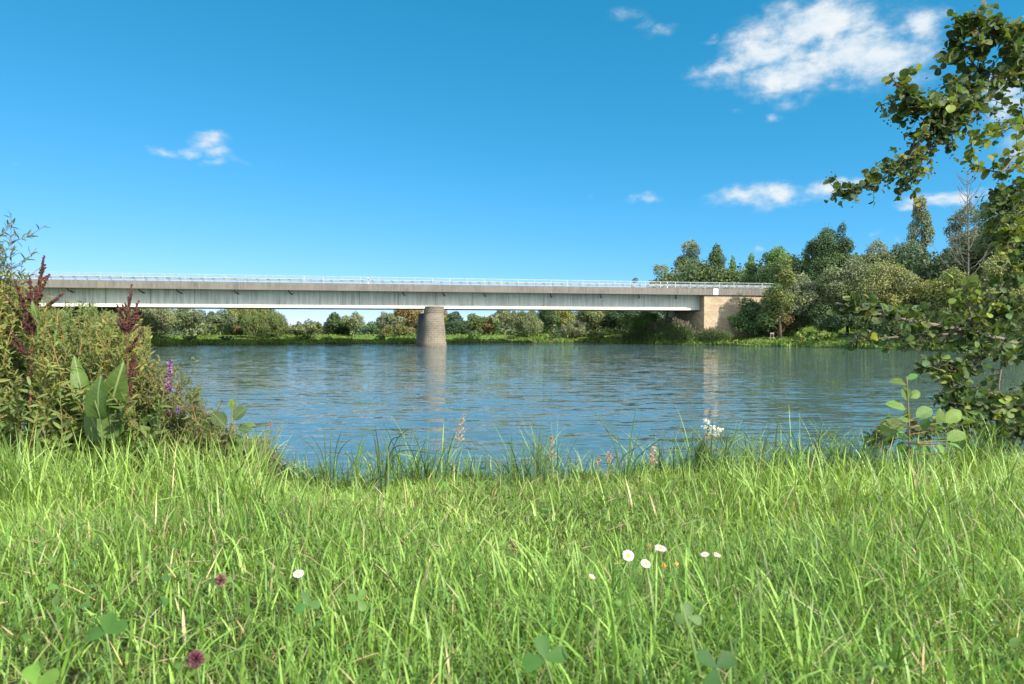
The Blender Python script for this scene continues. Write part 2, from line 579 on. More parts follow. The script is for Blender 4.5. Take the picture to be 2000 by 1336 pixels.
def near_h(x, y):
    x, y = np.asarray(x, float), np.asarray(y, float)
    z = 2.3 - 0.065 * y + 0.025 * np.sin(x * 2.3 + 0.5) * np.sin(y * 2.9) + 0.012 * np.sin(x * 7.1) * np.sin(y * 6.3 + 1)
    e = y - edge_y(x)
    return z - np.where(e > 0, 0.75 * e + 0.35 * (1 - np.exp(-e * 2.0)), 0)


def grid_mesh(xs, ys, fx, fz):
    mb = MB()
    A, B = np.meshgrid(xs, ys)
    X, Y = fx(A, B)
    v = np.stack([X, Y, fz(X, Y)], -1).reshape(-1, 3)
    n, m = len(xs), len(ys)
    i = np.arange(m - 1)[:, None] * n + np.arange(n - 1)[None]
    mb.add(v, np.stack([i, i + 1, i + n + 1, i + n], -1).reshape(-1, 4))
    return mb


def ground_mat(name, cols, scale):
    m, nt = new_mat(name)
    L = nt.links.new
    out = N(nt, 'ShaderNodeOutputMaterial')
    p = N(nt, 'ShaderNodeBsdfPrincipled', Roughness=0.95)
    p.inputs['Specular IOR Level'].default_value = 0.1
    tc = N(nt, 'ShaderNodeTexCoord')
    n1 = N(nt, 'ShaderNodeTexNoise', Scale=scale, Detail=8.0, Roughness=0.7)
    L(tc.outputs['Object'], n1.inputs['Vector'])
    r = ramp(nt, [(0.3 + 0.4 * i / (len(cols) - 1), c) for i, c in enumerate(cols)])
    L(n1.outputs['Fac'], r.inputs['Fac'])
    # bare, wet mud where the bank meets the water
    sp = N(nt, 'ShaderNodeSeparateXYZ')
    L(tc.outputs['Object'], sp.inputs[0])
    ml = N(nt, 'ShaderNodeMapRange')
    ml.inputs['From Min'].default_value = 0.12
    ml.inputs['From Max'].default_value = 0.4
    L(sp.outputs[2], ml.inputs['Value'])
    mx = N(nt, 'ShaderNodeMix', data_type='RGBA')
    mx.inputs[6].default_value = (0.05, 0.045, 0.028, 1)
    L(ml.outputs[0], mx.inputs[0])
    L(r.outputs[0], mx.inputs[7])
    L(mx.outputs[2], p.inputs['Base Color'])
    bp = N(nt, 'ShaderNodeBump', Strength=0.6, Distance=0.1)
    L(n1.outputs['Fac'], bp.inputs['Height'])
    L(bp.outputs[0], p.inputs['Normal'])
    L(p.outputs[0], out.inputs[0])
    return m


us = np.unique(np.concatenate([np.linspace(-3, -0.9, 30), np.linspace(-0.9, 0.95, 260), np.linspace(0.95, 3, 30)]))
ys = np.unique(np.concatenate([np.linspace(24, 64, 30), np.linspace(64, 150, 200), np.geomspace(150, 4000, 40)]))
g = grid_mesh(us, ys, lambda a, b: (a * b, b), far_h).build('ground', ground_mat('far_ground', [(0.05, 0.08, 0.02), (0.10, 0.16, 0.03), (0.14, 0.20, 0.05)], 0.7))
g['kind'] = 'structure'
g['label'] = 'far river bank and land beyond'
xs = np.unique(np.concatenate([np.linspace(-80, -6, 40), np.linspace(-6, 6, 140), np.linspace(6, 80, 40)]))
ysn = np.unique(np.concatenate([np.linspace(-40, -1, 30), np.linspace(-1, 8, 110)]))
g = grid_mesh(xs, ysn, lambda a, b: (a, b), near_h).build('river_bank', ground_mat('near_ground', [(0.028, 0.032, 0.012), (0.05, 0.055, 0.018), (0.09, 0.075, 0.04)], 9.0))
g['kind'] = 'structure'
g['label'] = 'near river bank under the grass'


def water_mat():
    m, nt = new_mat('river_water')
    L = nt.links.new
    out = N(nt, 'ShaderNodeOutputMaterial')
    p = N(nt, 'ShaderNodeBsdfPrincipled', Roughness=0.03)
    p.inputs['Base Color'].default_value = (0.05, 0.085, 0.088, 1)
    p.inputs['IOR'].default_value = 1.333
    tc = N(nt, 'ShaderNodeTexCoord')

    def layer(sx, sy, rot, scale, detail, dist=0.0):
        mp = N(nt, 'ShaderNodeMapping')
        mp.inputs['Scale'].default_value = (sx, sy, 1)
        mp.inputs['Rotation'].default_value = (0, 0, R(rot))
        L(tc.outputs['Object'], mp.inputs['Vector'])
        no = N(nt, 'ShaderNodeTexNoise', Scale=scale, Detail=detail, Roughness=0.5, Distortion=dist)
        L(mp.outputs[0], no.inputs['Vector'])
        return no.outputs['Fac']
    def mth(op, a_, b_=None, c_=None):
        n_ = N(nt, 'ShaderNodeMath', operation=op)
        for i_, x_ in enumerate((a_, b_, c_)):
            if x_ is None:
                continue
            if np.isscalar(x_):
                n_.inputs[i_].default_value = x_
            else:
                L(x_, n_.inputs[i_])
        return n_.outputs[0]
    a = layer(0.20, 1.0, 4, 1.9, 1.5, 0.3)
    b = layer(0.26, 1.0, -6, 6.0, 1.5, 0.2)
    d = layer(0.5, 1.0, 20, 9.0, 1.0)
    c = layer(0.35, 1.0, 3, 0.10, 3.0)
    ra = ramp(nt, [(0.38, 0.55), (0.62, 1.05)])
    L(c, ra.inputs['Fac'])
    # wind ruffles the open water toward the far bank; the wooded right side is calm
    sp = N(nt, 'ShaderNodeSeparateXYZ')
    L(tc.outputs['Object'], sp.inputs[0])
    lee = N(nt, 'ShaderNodeMapRange')
    lee.inputs['From Min'].default_value = 66
    lee.inputs['From Max'].default_value = 92
    lee.inputs['To Min'].default_value = 0.0
    lee.inputs['To Max'].default_value = 1.3
    L(sp.outputs[1], lee.inputs['Value'])
    shl = N(nt, 'ShaderNodeMapRange')
    shl.inputs['From Min'].default_value = -4
    shl.inputs['From Max'].default_value = 22
    shl.inputs['To Min'].default_value = 1.0
    shl.inputs['To Max'].default_value = 0.0
    L(sp.outputs[0], shl.inputs['Value'])
    amp = mth('ADD', ra.outputs[0], mth('MULTIPLY', lee.outputs[0], shl.outputs[0]))
    sy = mth('ADD', mth('MULTIPLY', mth('SUBTRACT', a, 0.5), WAVE_A), mth('ADD', mth('MULTIPLY', mth('SUBTRACT', b, 0.5), WAVE_B), mth('MULTIPLY', mth('SUBTRACT', d, 0.5), WAVE_C)))
    sx_ = mth('ADD', mth('MULTIPLY', mth('SUBTRACT', d, 0.5), WAVE_C), mth('MULTIPLY', mth('SUBTRACT', b, 0.5), 0.08))
    cx = N(nt, 'ShaderNodeCombineXYZ')
    L(mth('MULTIPLY', sx_, amp), cx.inputs[0])
    L(mth('MULTIPLY', sy, amp), cx.inputs[1])
    cx.inputs[2].default_value = 1.0
    nm = N(nt, 'ShaderNodeVectorMath', operation='NORMALIZE')
    L(cx.outputs[0], nm.inputs[0])
    L(nm.outputs[0], p.inputs['Normal'])
    L(p.outputs[0], out.inputs[0])
    return m


WAVE_A, WAVE_B, WAVE_C = 0.36, 0.38, 0.14
wm = MB()
wm.add([(-400, 3.2, 0), (400, 3.2, 0), (400, 260, 0), (-400, 260, 0)], [(0, 1, 2, 3)])
g = wm.build('river', water_mat(), smooth=False)
g['kind'] = 'structure'
g['label'] = 'rippled blue river water'

# ------------------------------------------------------------------ the bridge
A = R(13.0)
ca, sa = math.cos(A), math.sin(A)
K = 95.6


def s_of(px, t):
    u = (px - 1000) / F
    return (u * (K + t * ca) + t * sa) / (ca - u * sa)


bridge = thing('road_bridge', 'long concrete road bridge crossing the river on one stone pier', 'bridge', (0, K, 0))
bridge.rotation_euler = (0, 0, A)
bridge['_w'] = (0, 0, 0)
S0, S1 = -74.0, 47.0
Z_SOF, Z_FLT, Z_FB, Z_FT, Z_HR = 5.25, 5.66, 7.50, 8.47, 9.40
SAB = s_of(1375, 0.25)
SGE = SAB + 0.25
mb = MB()
mb.box(S0, S1, 0.0, 0.45, Z_FB, Z_FT)
mb.box(S0, S1, 12.05, 12.5, Z_FB, Z_FT)
mb.build('fascia', M_fascia, bridge, False)
mb = MB()
mb.box(S0, S1, 0.45, 12.05, 7.75, 8.25)
mb.build('deck_slab', M_conc, bridge, False)
for t0, t1 in ((2.1, 2.55), (9.95, 10.4)):
    mb = MB()
    mb.box(S0, SGE, t0, t1, Z_SOF + 0.02, 7.75)
    gw = mb.build('girder', M_web, bridge, False)
    mb = MB()
    se = s_of(1341, 2.0)
    mb.box(S0, se, t0 - 0.16, t0, Z_SOF, Z_FLT)
    mb.build('bottom_flange', M_flange, gw, False)
mb = MB()
mb.box(S0, SGE, 2.55, 9.95, Z_SOF + 0.06, Z_SOF + 0.3)
mb.build('soffit', M_conc, bridge, False)
# drain pipes under the overhang
for px in (137, 276, 350, 462, 568, 790, 868, 948, 1078, 1175, 1250, 1322):
    s = s_of(px, 1.2)
    mb = MB()
    mb.tube([(s - 0.25, 1.2, 7.73), (s - 0.25, 1.2, 7.42), (s - 0.15, 1.3, 7.25), (s + 0.1, 1.7, 7.08), (s + 0.15, 2.1, 7.02)], 0.075, 7, (0.05, 0.05, 0.05))
    mb.build('drain_pipe', M_dark, bridge)
# hand rail
hr = MB()
hr.box(S0, S1, 0.16, 0.24, Z_HR - 0.06, Z_HR, (0.36, 0.39, 0.40))
hr.box(S0, S1, 0.18, 0.22, Z_FT + 0.10, Z_FT + 0.14, (0.36, 0.39, 0.40))
hand = hr.build('hand_rail', M_metal, bridge, False)
ib = MB()
for s in np.arange(S0, S1, 0.14):
    ib.box(s, s + 0.016, 0.192, 0.208, Z_FT + 0.14, Z_HR - 0.06, (0.36, 0.39, 0.40))
ib.build('infill_bars', M_metal, hand, False)
for s in np.arange(S0 + 0.5, S1, 2.4):
    mb = MB()
    mb.box(s, s + 0.07, 0.165, 0.235, Z_FT - 0.02, Z_HR - 0.06, (0.36, 0.39, 0.40))
    mb.build('post', M_metal, hand, False)
# crash barrier: W-profile swept along the bridge
prof = [(0, 0.0), (0.05, 0.05), (0.05, 0.10), (0.0, 0.14), (0.0, 0.18), (0.05, 0.22), (0.05, 0.27), (0, 0.32)]
cb = MB()
v = [(s, 0.95 - a_, 8.74 + b_) for s in (S0, S1) for a_, b_ in prof]
n = len(prof)
cb.add(v, [(i, i + n, i + n + 1, i + 1) for i in range(n - 1)], c=(0.30, 0.33, 0.34))
barrier = cb.build('crash_barrier', M_metal, bridge, False)
for s in np.arange(S0 + 0.3, S1, 1.333):
    mb = MB()
    mb.box(s, s + 0.1, 1.0, 1.12, 8.2, 9.0, (0.25, 0.27, 0.28))
    mb.box(s - 0.22, s + 0.1, 0.86, 1.0, 8.90, 8.98, (0.10, 0.11, 0.12))
    mb.build('post', M_metal, barrier, False)
# white panel on the fascia
mb = MB()
s = s_of(1393, 0)
mb.box(s, s_of(1402, 0), -0.03, 0, Z_FB + 0.03, Z_FT - 0.02, (0.85, 0.85, 0.83))
o = mb.build('marker_panel', M_paint, bridge, False)
o['label'] = 'white square panel on the fascia'


def prism(mb, outline, levels, uoff=0.0):
    """loft of outline scaled per level; levels: list of (z, offset outward)"""
    outline = np.asarray(outline, float)
    n = len(outline)
    nxt, prv = np.roll(outline, -1, 0), np.roll(outline, 1, 0)
    tang = unit(nxt - prv)
    nr = np.stack([tang[:, 1], -tang[:, 0]], -1)
    seg = np.linalg.norm(nxt - outline, axis=1)
    arc = np.concatenate([[0], np.cumsum(seg)])[:-1]
    vs, us_ = [], []
    for z, off in levels:
        p = outline + nr * off
        vs.append(np.column_stack([p, np.full(n, z)]))
        us_.append(np.column_stack([arc + uoff, np.full(n, z), np.zeros(n)]))
    v = np.vstack(vs)
    u = np.vstack(us_)
    q = [(k * n + i, k * n + (i + 1) % n, (k + 1) * n + (i + 1) % n, (k + 1) * n + i) for k in range(len(levels) - 1) for i in range(n)]
    ctr = np.array([*outline.mean(0), levels[-1][0]])
    v = np.vstack([v, ctr])
    u = np.vstack([u, [0, levels[-1][0], 0]])
    b = (len(levels) - 1) * n
    t = [(b + i, b + (i + 1) % n, len(v) - 1) for i in range(n)]
    mb.add(v, q, t, u=u)


def stadium(cx, y0, y1, r, k=14):
    a = np.linspace(math.pi, 2 * math.pi, k)
    p = [(cx + r * math.cos(x), y0 + r * math.sin(x)) for x in a]
    m = [(cx + r, y0 + (y1 - y0) * f) for f in (0.33, 0.66)]
    a = np.linspace(0, math.pi, k)
    p2 = [(cx + r * math.cos(x), y1 + r * math.sin(x)) for x in a]
    m2 = [(cx - r, y1 + (y0 - y1) * f) for f in (0.33, 0.66)]
    return p + m + p2 + m2


SP = s_of(850, -0.6) + 0.05
mb = MB()
prism(mb, stadium(SP, 0.35, 11.9, 1.22), [(-2.5, 0.52), (0.25, 0.40), (0.62, 0.38), (0.66, 0.32), (2.5, 0.18), (4.62, 0.0)])
pier = mb.build('pier', M_pier, bridge)
mb = MB()
a = np.linspace(math.pi, 2 * math.pi, 16)
nose = [(SP + 1.26 * math.cos(x), 0.35 + 1.26 * math.sin(x)) for x in a] + [(SP + 1.26, 1.3), (SP - 1.26, 1.3)]
prism(mb, nose, [(4.625, 0.0), (5.30, 0.0), (5.36, 0.03), (5.50, 0.03), (5.52, -0.05)])
o = mb.build('pier_cap', M_pier, pier, False)
for tt in (2.4, 6.2, 10.1):
    mb = MB()
    mb.box(SP - 0.45, SP + 0.45, tt - 0.35, tt + 0.35, 4.6, Z_SOF + 0.08, (0.12, 0.12, 0.12))
    mb.build('bearing', M_dark, pier, False)
# abutment: front face under the girders and a wing wall along the road
ab = MB()


def wall(mb, x0, x1, y0, y1, z0, z1):
    P = [(x0, y0), (x1, y0), (x1, y1), (x0, y1)]
    off = 0.0
    for i in range(4):
        p, q = np.array(P[i]), np.array(P[(i + 1) % 4])
        l = np.linalg.norm(q - p)
        mb.add([(*p, z0), (*q, z0), (*q, z1), (*p, z1)], [(0, 1, 2, 3)],
               u=[(off, z0, 0), (off + l, z0, 0), (off + l, z1, 0), (off, z1, 0)])
        off += l
    mb.add([(*P[0], z1), (*P[1], z1), (*P[2], z1), (*P[3], z1)], [(0, 1, 2, 3)], u=[(0, 0, 0.1), (1, 0, 0.1), (1, 1, 0.1), (0, 1, 0.1)])


wall(ab, SAB, SAB + 1.2, 0.25, 12.2, -1.0, 5.02)
abut = ab.build('abutment', M_abut, bridge, False)
mb = MB()
wall(mb, SAB + 0.3, SAB + 1.2, 0.5, 12.1, 5.02, 7.74)
mb.build('back_wall', M_abut, abut, False)
mb = MB()
wall(mb, SAB + 0.002, SAB + 11.5, 0.252, 0.9, 5.0, 7.49)
wall(mb, SAB + 1.2, SAB + 11.5, 0.252, 0.9, -1.0, 5.0)
mb.build('wing_wall', M_abut, abut, False)
# a face of the abutment below the girder seat is the block at SAB; bearings sit on it
for tt in (2.35, 10.15):
    mb = MB()
    mb.box(SAB - 0.02 + 0.1, SAB + 0.3, tt - 0.3, tt + 0.3, 5.0, Z_SOF + 0.03, (0.14, 0.14, 0.14))
    mb.build('bearing', M_dark, abut, False)


def on_bridge(px, t):
    s = s_of(px, t)
    return np.array([s * ca - t * sa, K + s * sa + t * ca])


for px, lab in ((720, 'white delineator post with black band above the bridge mid span'), (1303, 'white delineator post at the right end of the bridge')):
    x, y = on_bridge(px, 1.6)
    t_ = thing('delineator_post', lab, 'road post', (x, y, 8.25), 'delineator posts on the bridge')
    mb = MB()
    mb.box(x - 0.07, x + 0.07, y - 0.06, y + 0.06, 8.25, 9.45, (0.8, 0.8, 0.8))
    mb.build('post', M_paint, t_, False)
    mb = MB()
    mb.box(x - 0.075, x + 0.075, y - 0.065, y + 0.065, 9.05, 9.28, (0.03, 0.03, 0.03))
    mb.build('band', M_dark, t_, False)

# ------------------------------------------------------------------ leaf templates


def leaf(stations, widths, fold=0.25, curl=0.15, wave=0.0):
    """strip leaf, length 1 along +y; three vertices across"""
    v = []
    for i, (t, w_) in enumerate(zip(stations, widths)):
        z = -curl * t * t
        wv = wave * (1 if i % 2 else -1)
        v += [(-w_, t, z + fold * w_ + wv), (0, t, z), (w_, t, z + fold * w_ - wv)]
    n = len(stations)
    q = []
    for i in range(n - 1):
        a = i * 3
        q += [(a, a + 1, a + 4, a + 3), (a + 1, a + 2, a + 5, a + 4)]
    return np.array(v, float), np.array(q), np.zeros((0, 3), int)


ALDER = leaf([0, 0.16, 0.4, 0.65, 0.85, 0.97], [0.02, 0.26, 0.42, 0.45, 0.33, 0.10], 0.28, 0.18)
OVAL = leaf([0, 0.15, 0.4, 0.7, 0.9, 1], [0.02, 0.22, 0.33, 0.26, 0.11, 0.0], 0.3, 0.2)
NARROW = leaf([0, 0.2, 0.5, 0.8, 1], [0.02, 0.085, 0.105, 0.065, 0.0], 0.4, 0.25)
DOCK = leaf([0, 0.08, 0.25, 0.5, 0.75, 0.92, 1], [0.10, 0.24, 0.28, 0.24, 0.15, 0.06, 0.0], 0.3, 0.3, 0.022)
CLOVER = leaf([0, 0.25, 0.55, 0.8, 0.95, 1.0], [0.03, 0.22, 0.36, 0.37, 0.24, 0.06], 0.18, 0.1)
BROAD = leaf([0, 0.12, 0.35, 0.6, 0.82, 0.95, 1], [0.02, 0.2, 0.33, 0.34, 0.23, 0.09, 0.0], 0.35, 0.25, 0.012)
CARD = (np.array([(-0.5, 0, 0), (0, -0.5, 0.06), (0.5, 0, 0), (0, 0.5, -0.06)], float), np.array([(0, 1, 2, 3)]), np.zeros((0, 3), int))
a = np.linspace(0, 2 * math.pi, 6, endpoint=False)
_v = [(0, 0, 0.5), (0, 0, -0.5)] + [(0.42 * math.cos(x), 0.42 * math.sin(x), 0.0) for x in a]
BEAD = (np.array(_v, float), np.zeros((0, 4), int),
        np.array([(0, 2 + i, 2 + (i + 1) % 6) for i in range(6)] + [(1, 2 + (i + 1) % 6, 2 + i) for i in range(6)]))


def tint(base, n, var=0.25, hue=0.1):
    b = np.asarray(base, float)[None] * (1 + rng.uniform(-var, var, (n, 1)))
    return np.clip(b * (1 + rng.normal(0, hue, (n, 3)) * np.array([1, 0.5, 1])), 0.004, 0.9)


# ------------------------------------------------------------------ distant trees


def make_tree(name, label, cat, px, Y, top, wpx, col, col2, shape='round', trunk=(0.16, 0.13, 0.10), group=None, bare=0.16, dens=1.0, leafsz=0.30, lift=0.0):
    x = (px - 1000) / F * Y
    z0 = float(far_h(x, Y))
    H = (at(px, top, Y)[2] - z0) * 1.045
    W = wpx / F * Y * (1.45 if shape == 'cone' else 1.0 if shape == 'column' else 1.25)
    col, col2 = np.asarray(col) * 1.5 + 0.012, np.asarray(col2) * 1.5 + 0.012
    root = thing(name, label, cat, (x, Y, z0), group)
    cb0 = H * bare
    Hc = H - cb0
    lob = []
    if shape == 'column':
        for i in range(26):
            f = rng.uniform(0, 1)
            rr = W * 0.5 * (0.55 + 0.45 * math.sin(math.pi * min(1, f * 0.85 + 0.15)))
            a_ = rng.uniform(0, 6.28)
            d_ = rng.uniform(0, 1) ** 0.5 * rr * 0.62
            r_ = W * rng.uniform(0.13, 0.2)
            lob.append((d_ * math.cos(a_), d_ * math.sin(a_), cb0 + Hc * (0.06 + 0.82 * f), r_, r_, r_ * 2.6))
        lob.append((0, 0, cb0 + Hc * 0.93, W * 0.13, W * 0.13, Hc * 0.08))
    elif shape == 'cone':
        for i in range(int(26 * max(1, 0.75 * Hc / W))):
            f = rng.uniform(0, 1) ** 1.2
            rr = W * 0.5 * (1 - f) ** 0.65
            a_ = rng.uniform(0, 6.28)
            d_ = rng.uniform(0.2, 0.75) * rr
            r_ = max(0.5, W * 0.24 * (1 - 0.5 * f)) * rng.uniform(0.8, 1.15)
            lob.append((d_ * math.cos(a_), d_ * math.sin(a_), cb0 + Hc * (0.10 + 0.80 * f), r_, r_, r_ * 0.9))
        lob.append((0, 0, cb0 + Hc * 0.92, W * 0.1, W * 0.1, Hc * 0.09))
    else:
        nl = int(np.clip(12 + W * 1.3, 12, 26))
        for i in range(nl):
            d3 = rand_dirs(1)[0] * rng.uniform(0.25, 1) ** 0.5
            r_ = min(W, Hc * 1.2) * rng.uniform(0.13, 0.23)
            zz = 0.5 + 0.5 * d3[2]
            sq = 1.0 if shape == 'round' else (0.85 + 0.35 * (1 - zz))
            X_ = d3[0] * (W * 0.5 - r_ * 0.9) * sq
            Y_ = d3[1] * (W * 0.5 - r_ * 0.9) * sq
            Z_ = cb0 + r_ * 0.7 + zz * max(0.2, Hc - r_ * 1.6)
            el = 1.5 if shape == 'weeping' else rng.uniform(0.75, 1.05)
            lob.append((X_, Y_, Z_, r_, r_, r_ * el))
        r_ = min(W, Hc) * 0.2
        lob.append((rng.normal(0, W * 0.06), 0, H - r_ * 0.95, r_, r_, r_))
    lob = np.array(lob)
    # trunk with limbs
    mb = MB()
    tr = max(0.07, 0.018 * H)
    lean = rng.normal(0, 0.03 * H, 2)
    tp = [np.array([lean[0] * f * f, lean[1] * f * f, f * H * 0.78]) for f in np.linspace(0, 1, 6)]
    tp[0][2] = -0.3
    mb.tube(np.array(tp) + [x, Y, z0], np.linspace(tr, tr * 0.25, 6) * np.array([1.35, 1, 1, 1, 1, 1]), 7, trunk)
    for li in rng.choice(len(lob), min(9, len(lob)), replace=False):
        e = lob[li][:3]
        f = rng.uniform(0.15, 0.55)
        p0 = np.array([lean[0] * f * f, lean[1] * f * f, f * H * 0.78])
        if e[2] < p0[2]:
            p0 = p0 * np.array([1, 1, 0.5])
        mid = (p0 + e) / 2 + [0, 0, 0.06 * H]
        mb.tube(np.array([p0, mid, e]) + [x, Y, z0], [tr * 0.5, tr * 0.35, tr * 0.12], 5, trunk)
    mb.build('trunk' if cat == 'tree' else 'stem', M_bark, root)
    # crown of leaf clumps
    area = (lob[:, 3] * lob[:, 5]) * 4 * math.pi
    cnt = (area / (leafsz ** 2 * 0.5) * 0.95 * dens).astype(int) + 8
    mb = MB()
    for l_, n_ in zip(lob, cnt):
        d = rand_dirs(n_)
        d[:, 2] = np.where(rng.uniform(size=n_) < 0.3, np.abs(d[:, 2]), d[:, 2])
        d = unit(d)
        rad = rng.uniform(0.62, 1.06, n_) + (rng.uniform(size=n_) < 0.12) * rng.uniform(0, 0.3, n_)
        p = l_[:3] + d * l_[3:6] * rad[:, None]
        p = p + 0.18 * l_[3] * np.sin(p[:, [1, 2, 0]] * 2.3 / max(0.6, l_[3]) + l_[0])
        keep = p[:, 2] > 0.02 * H
        p, d = p[keep], d[keep]
        n2 = len(p)
        nr = unit(d * 0.8 + rand_dirs(n2) * 0.75 + np.array([0, 0, 0.25]))
        mixf = np.clip(rng.normal(rng.uniform(0, 0.7), 0.25), 0, 1)
        bc = np.asarray(col) * (1 - mixf) + np.asarray(col2) * mixf
        cc = tint(bc * rng.uniform(0.85, 1.15), n2, 0.28, 0.10)
        if shape == 'weeping':
            ax = unit(np.array([0, 0, -1.0]) + rand_dirs(n2) * 0.45)
            s3 = np.column_stack([rng.uniform(0.35, 0.55, n2), rng.uniform(1.2, 2.0, n2), np.full(n2, 0.6)]) * leafsz
        elif shape == 'column':
            ax = unit(np.array([0, 0, 1.0]) + rand_dirs(n2) * 0.6)
            s3 = np.column_stack([rng.uniform(0.5, 0.8, n2), rng.uniform(0.9, 1.5, n2), np.full(n2, 0.6)]) * leafsz
        else:
            ax = rand_dirs(n2)
            s3 = np.column_stack([rng.uniform(0.6, 1.1, n2), rng.uniform(0.7, 1.4, n2), np.full(n2, 0.6)]) * leafsz
        mb.inst(CARD, p + [x, Y, z0], ax, nr, s3, cc)
    mb.build('crown' if cat == 'tree' else 'foliage', M_far, root, False)
    return root


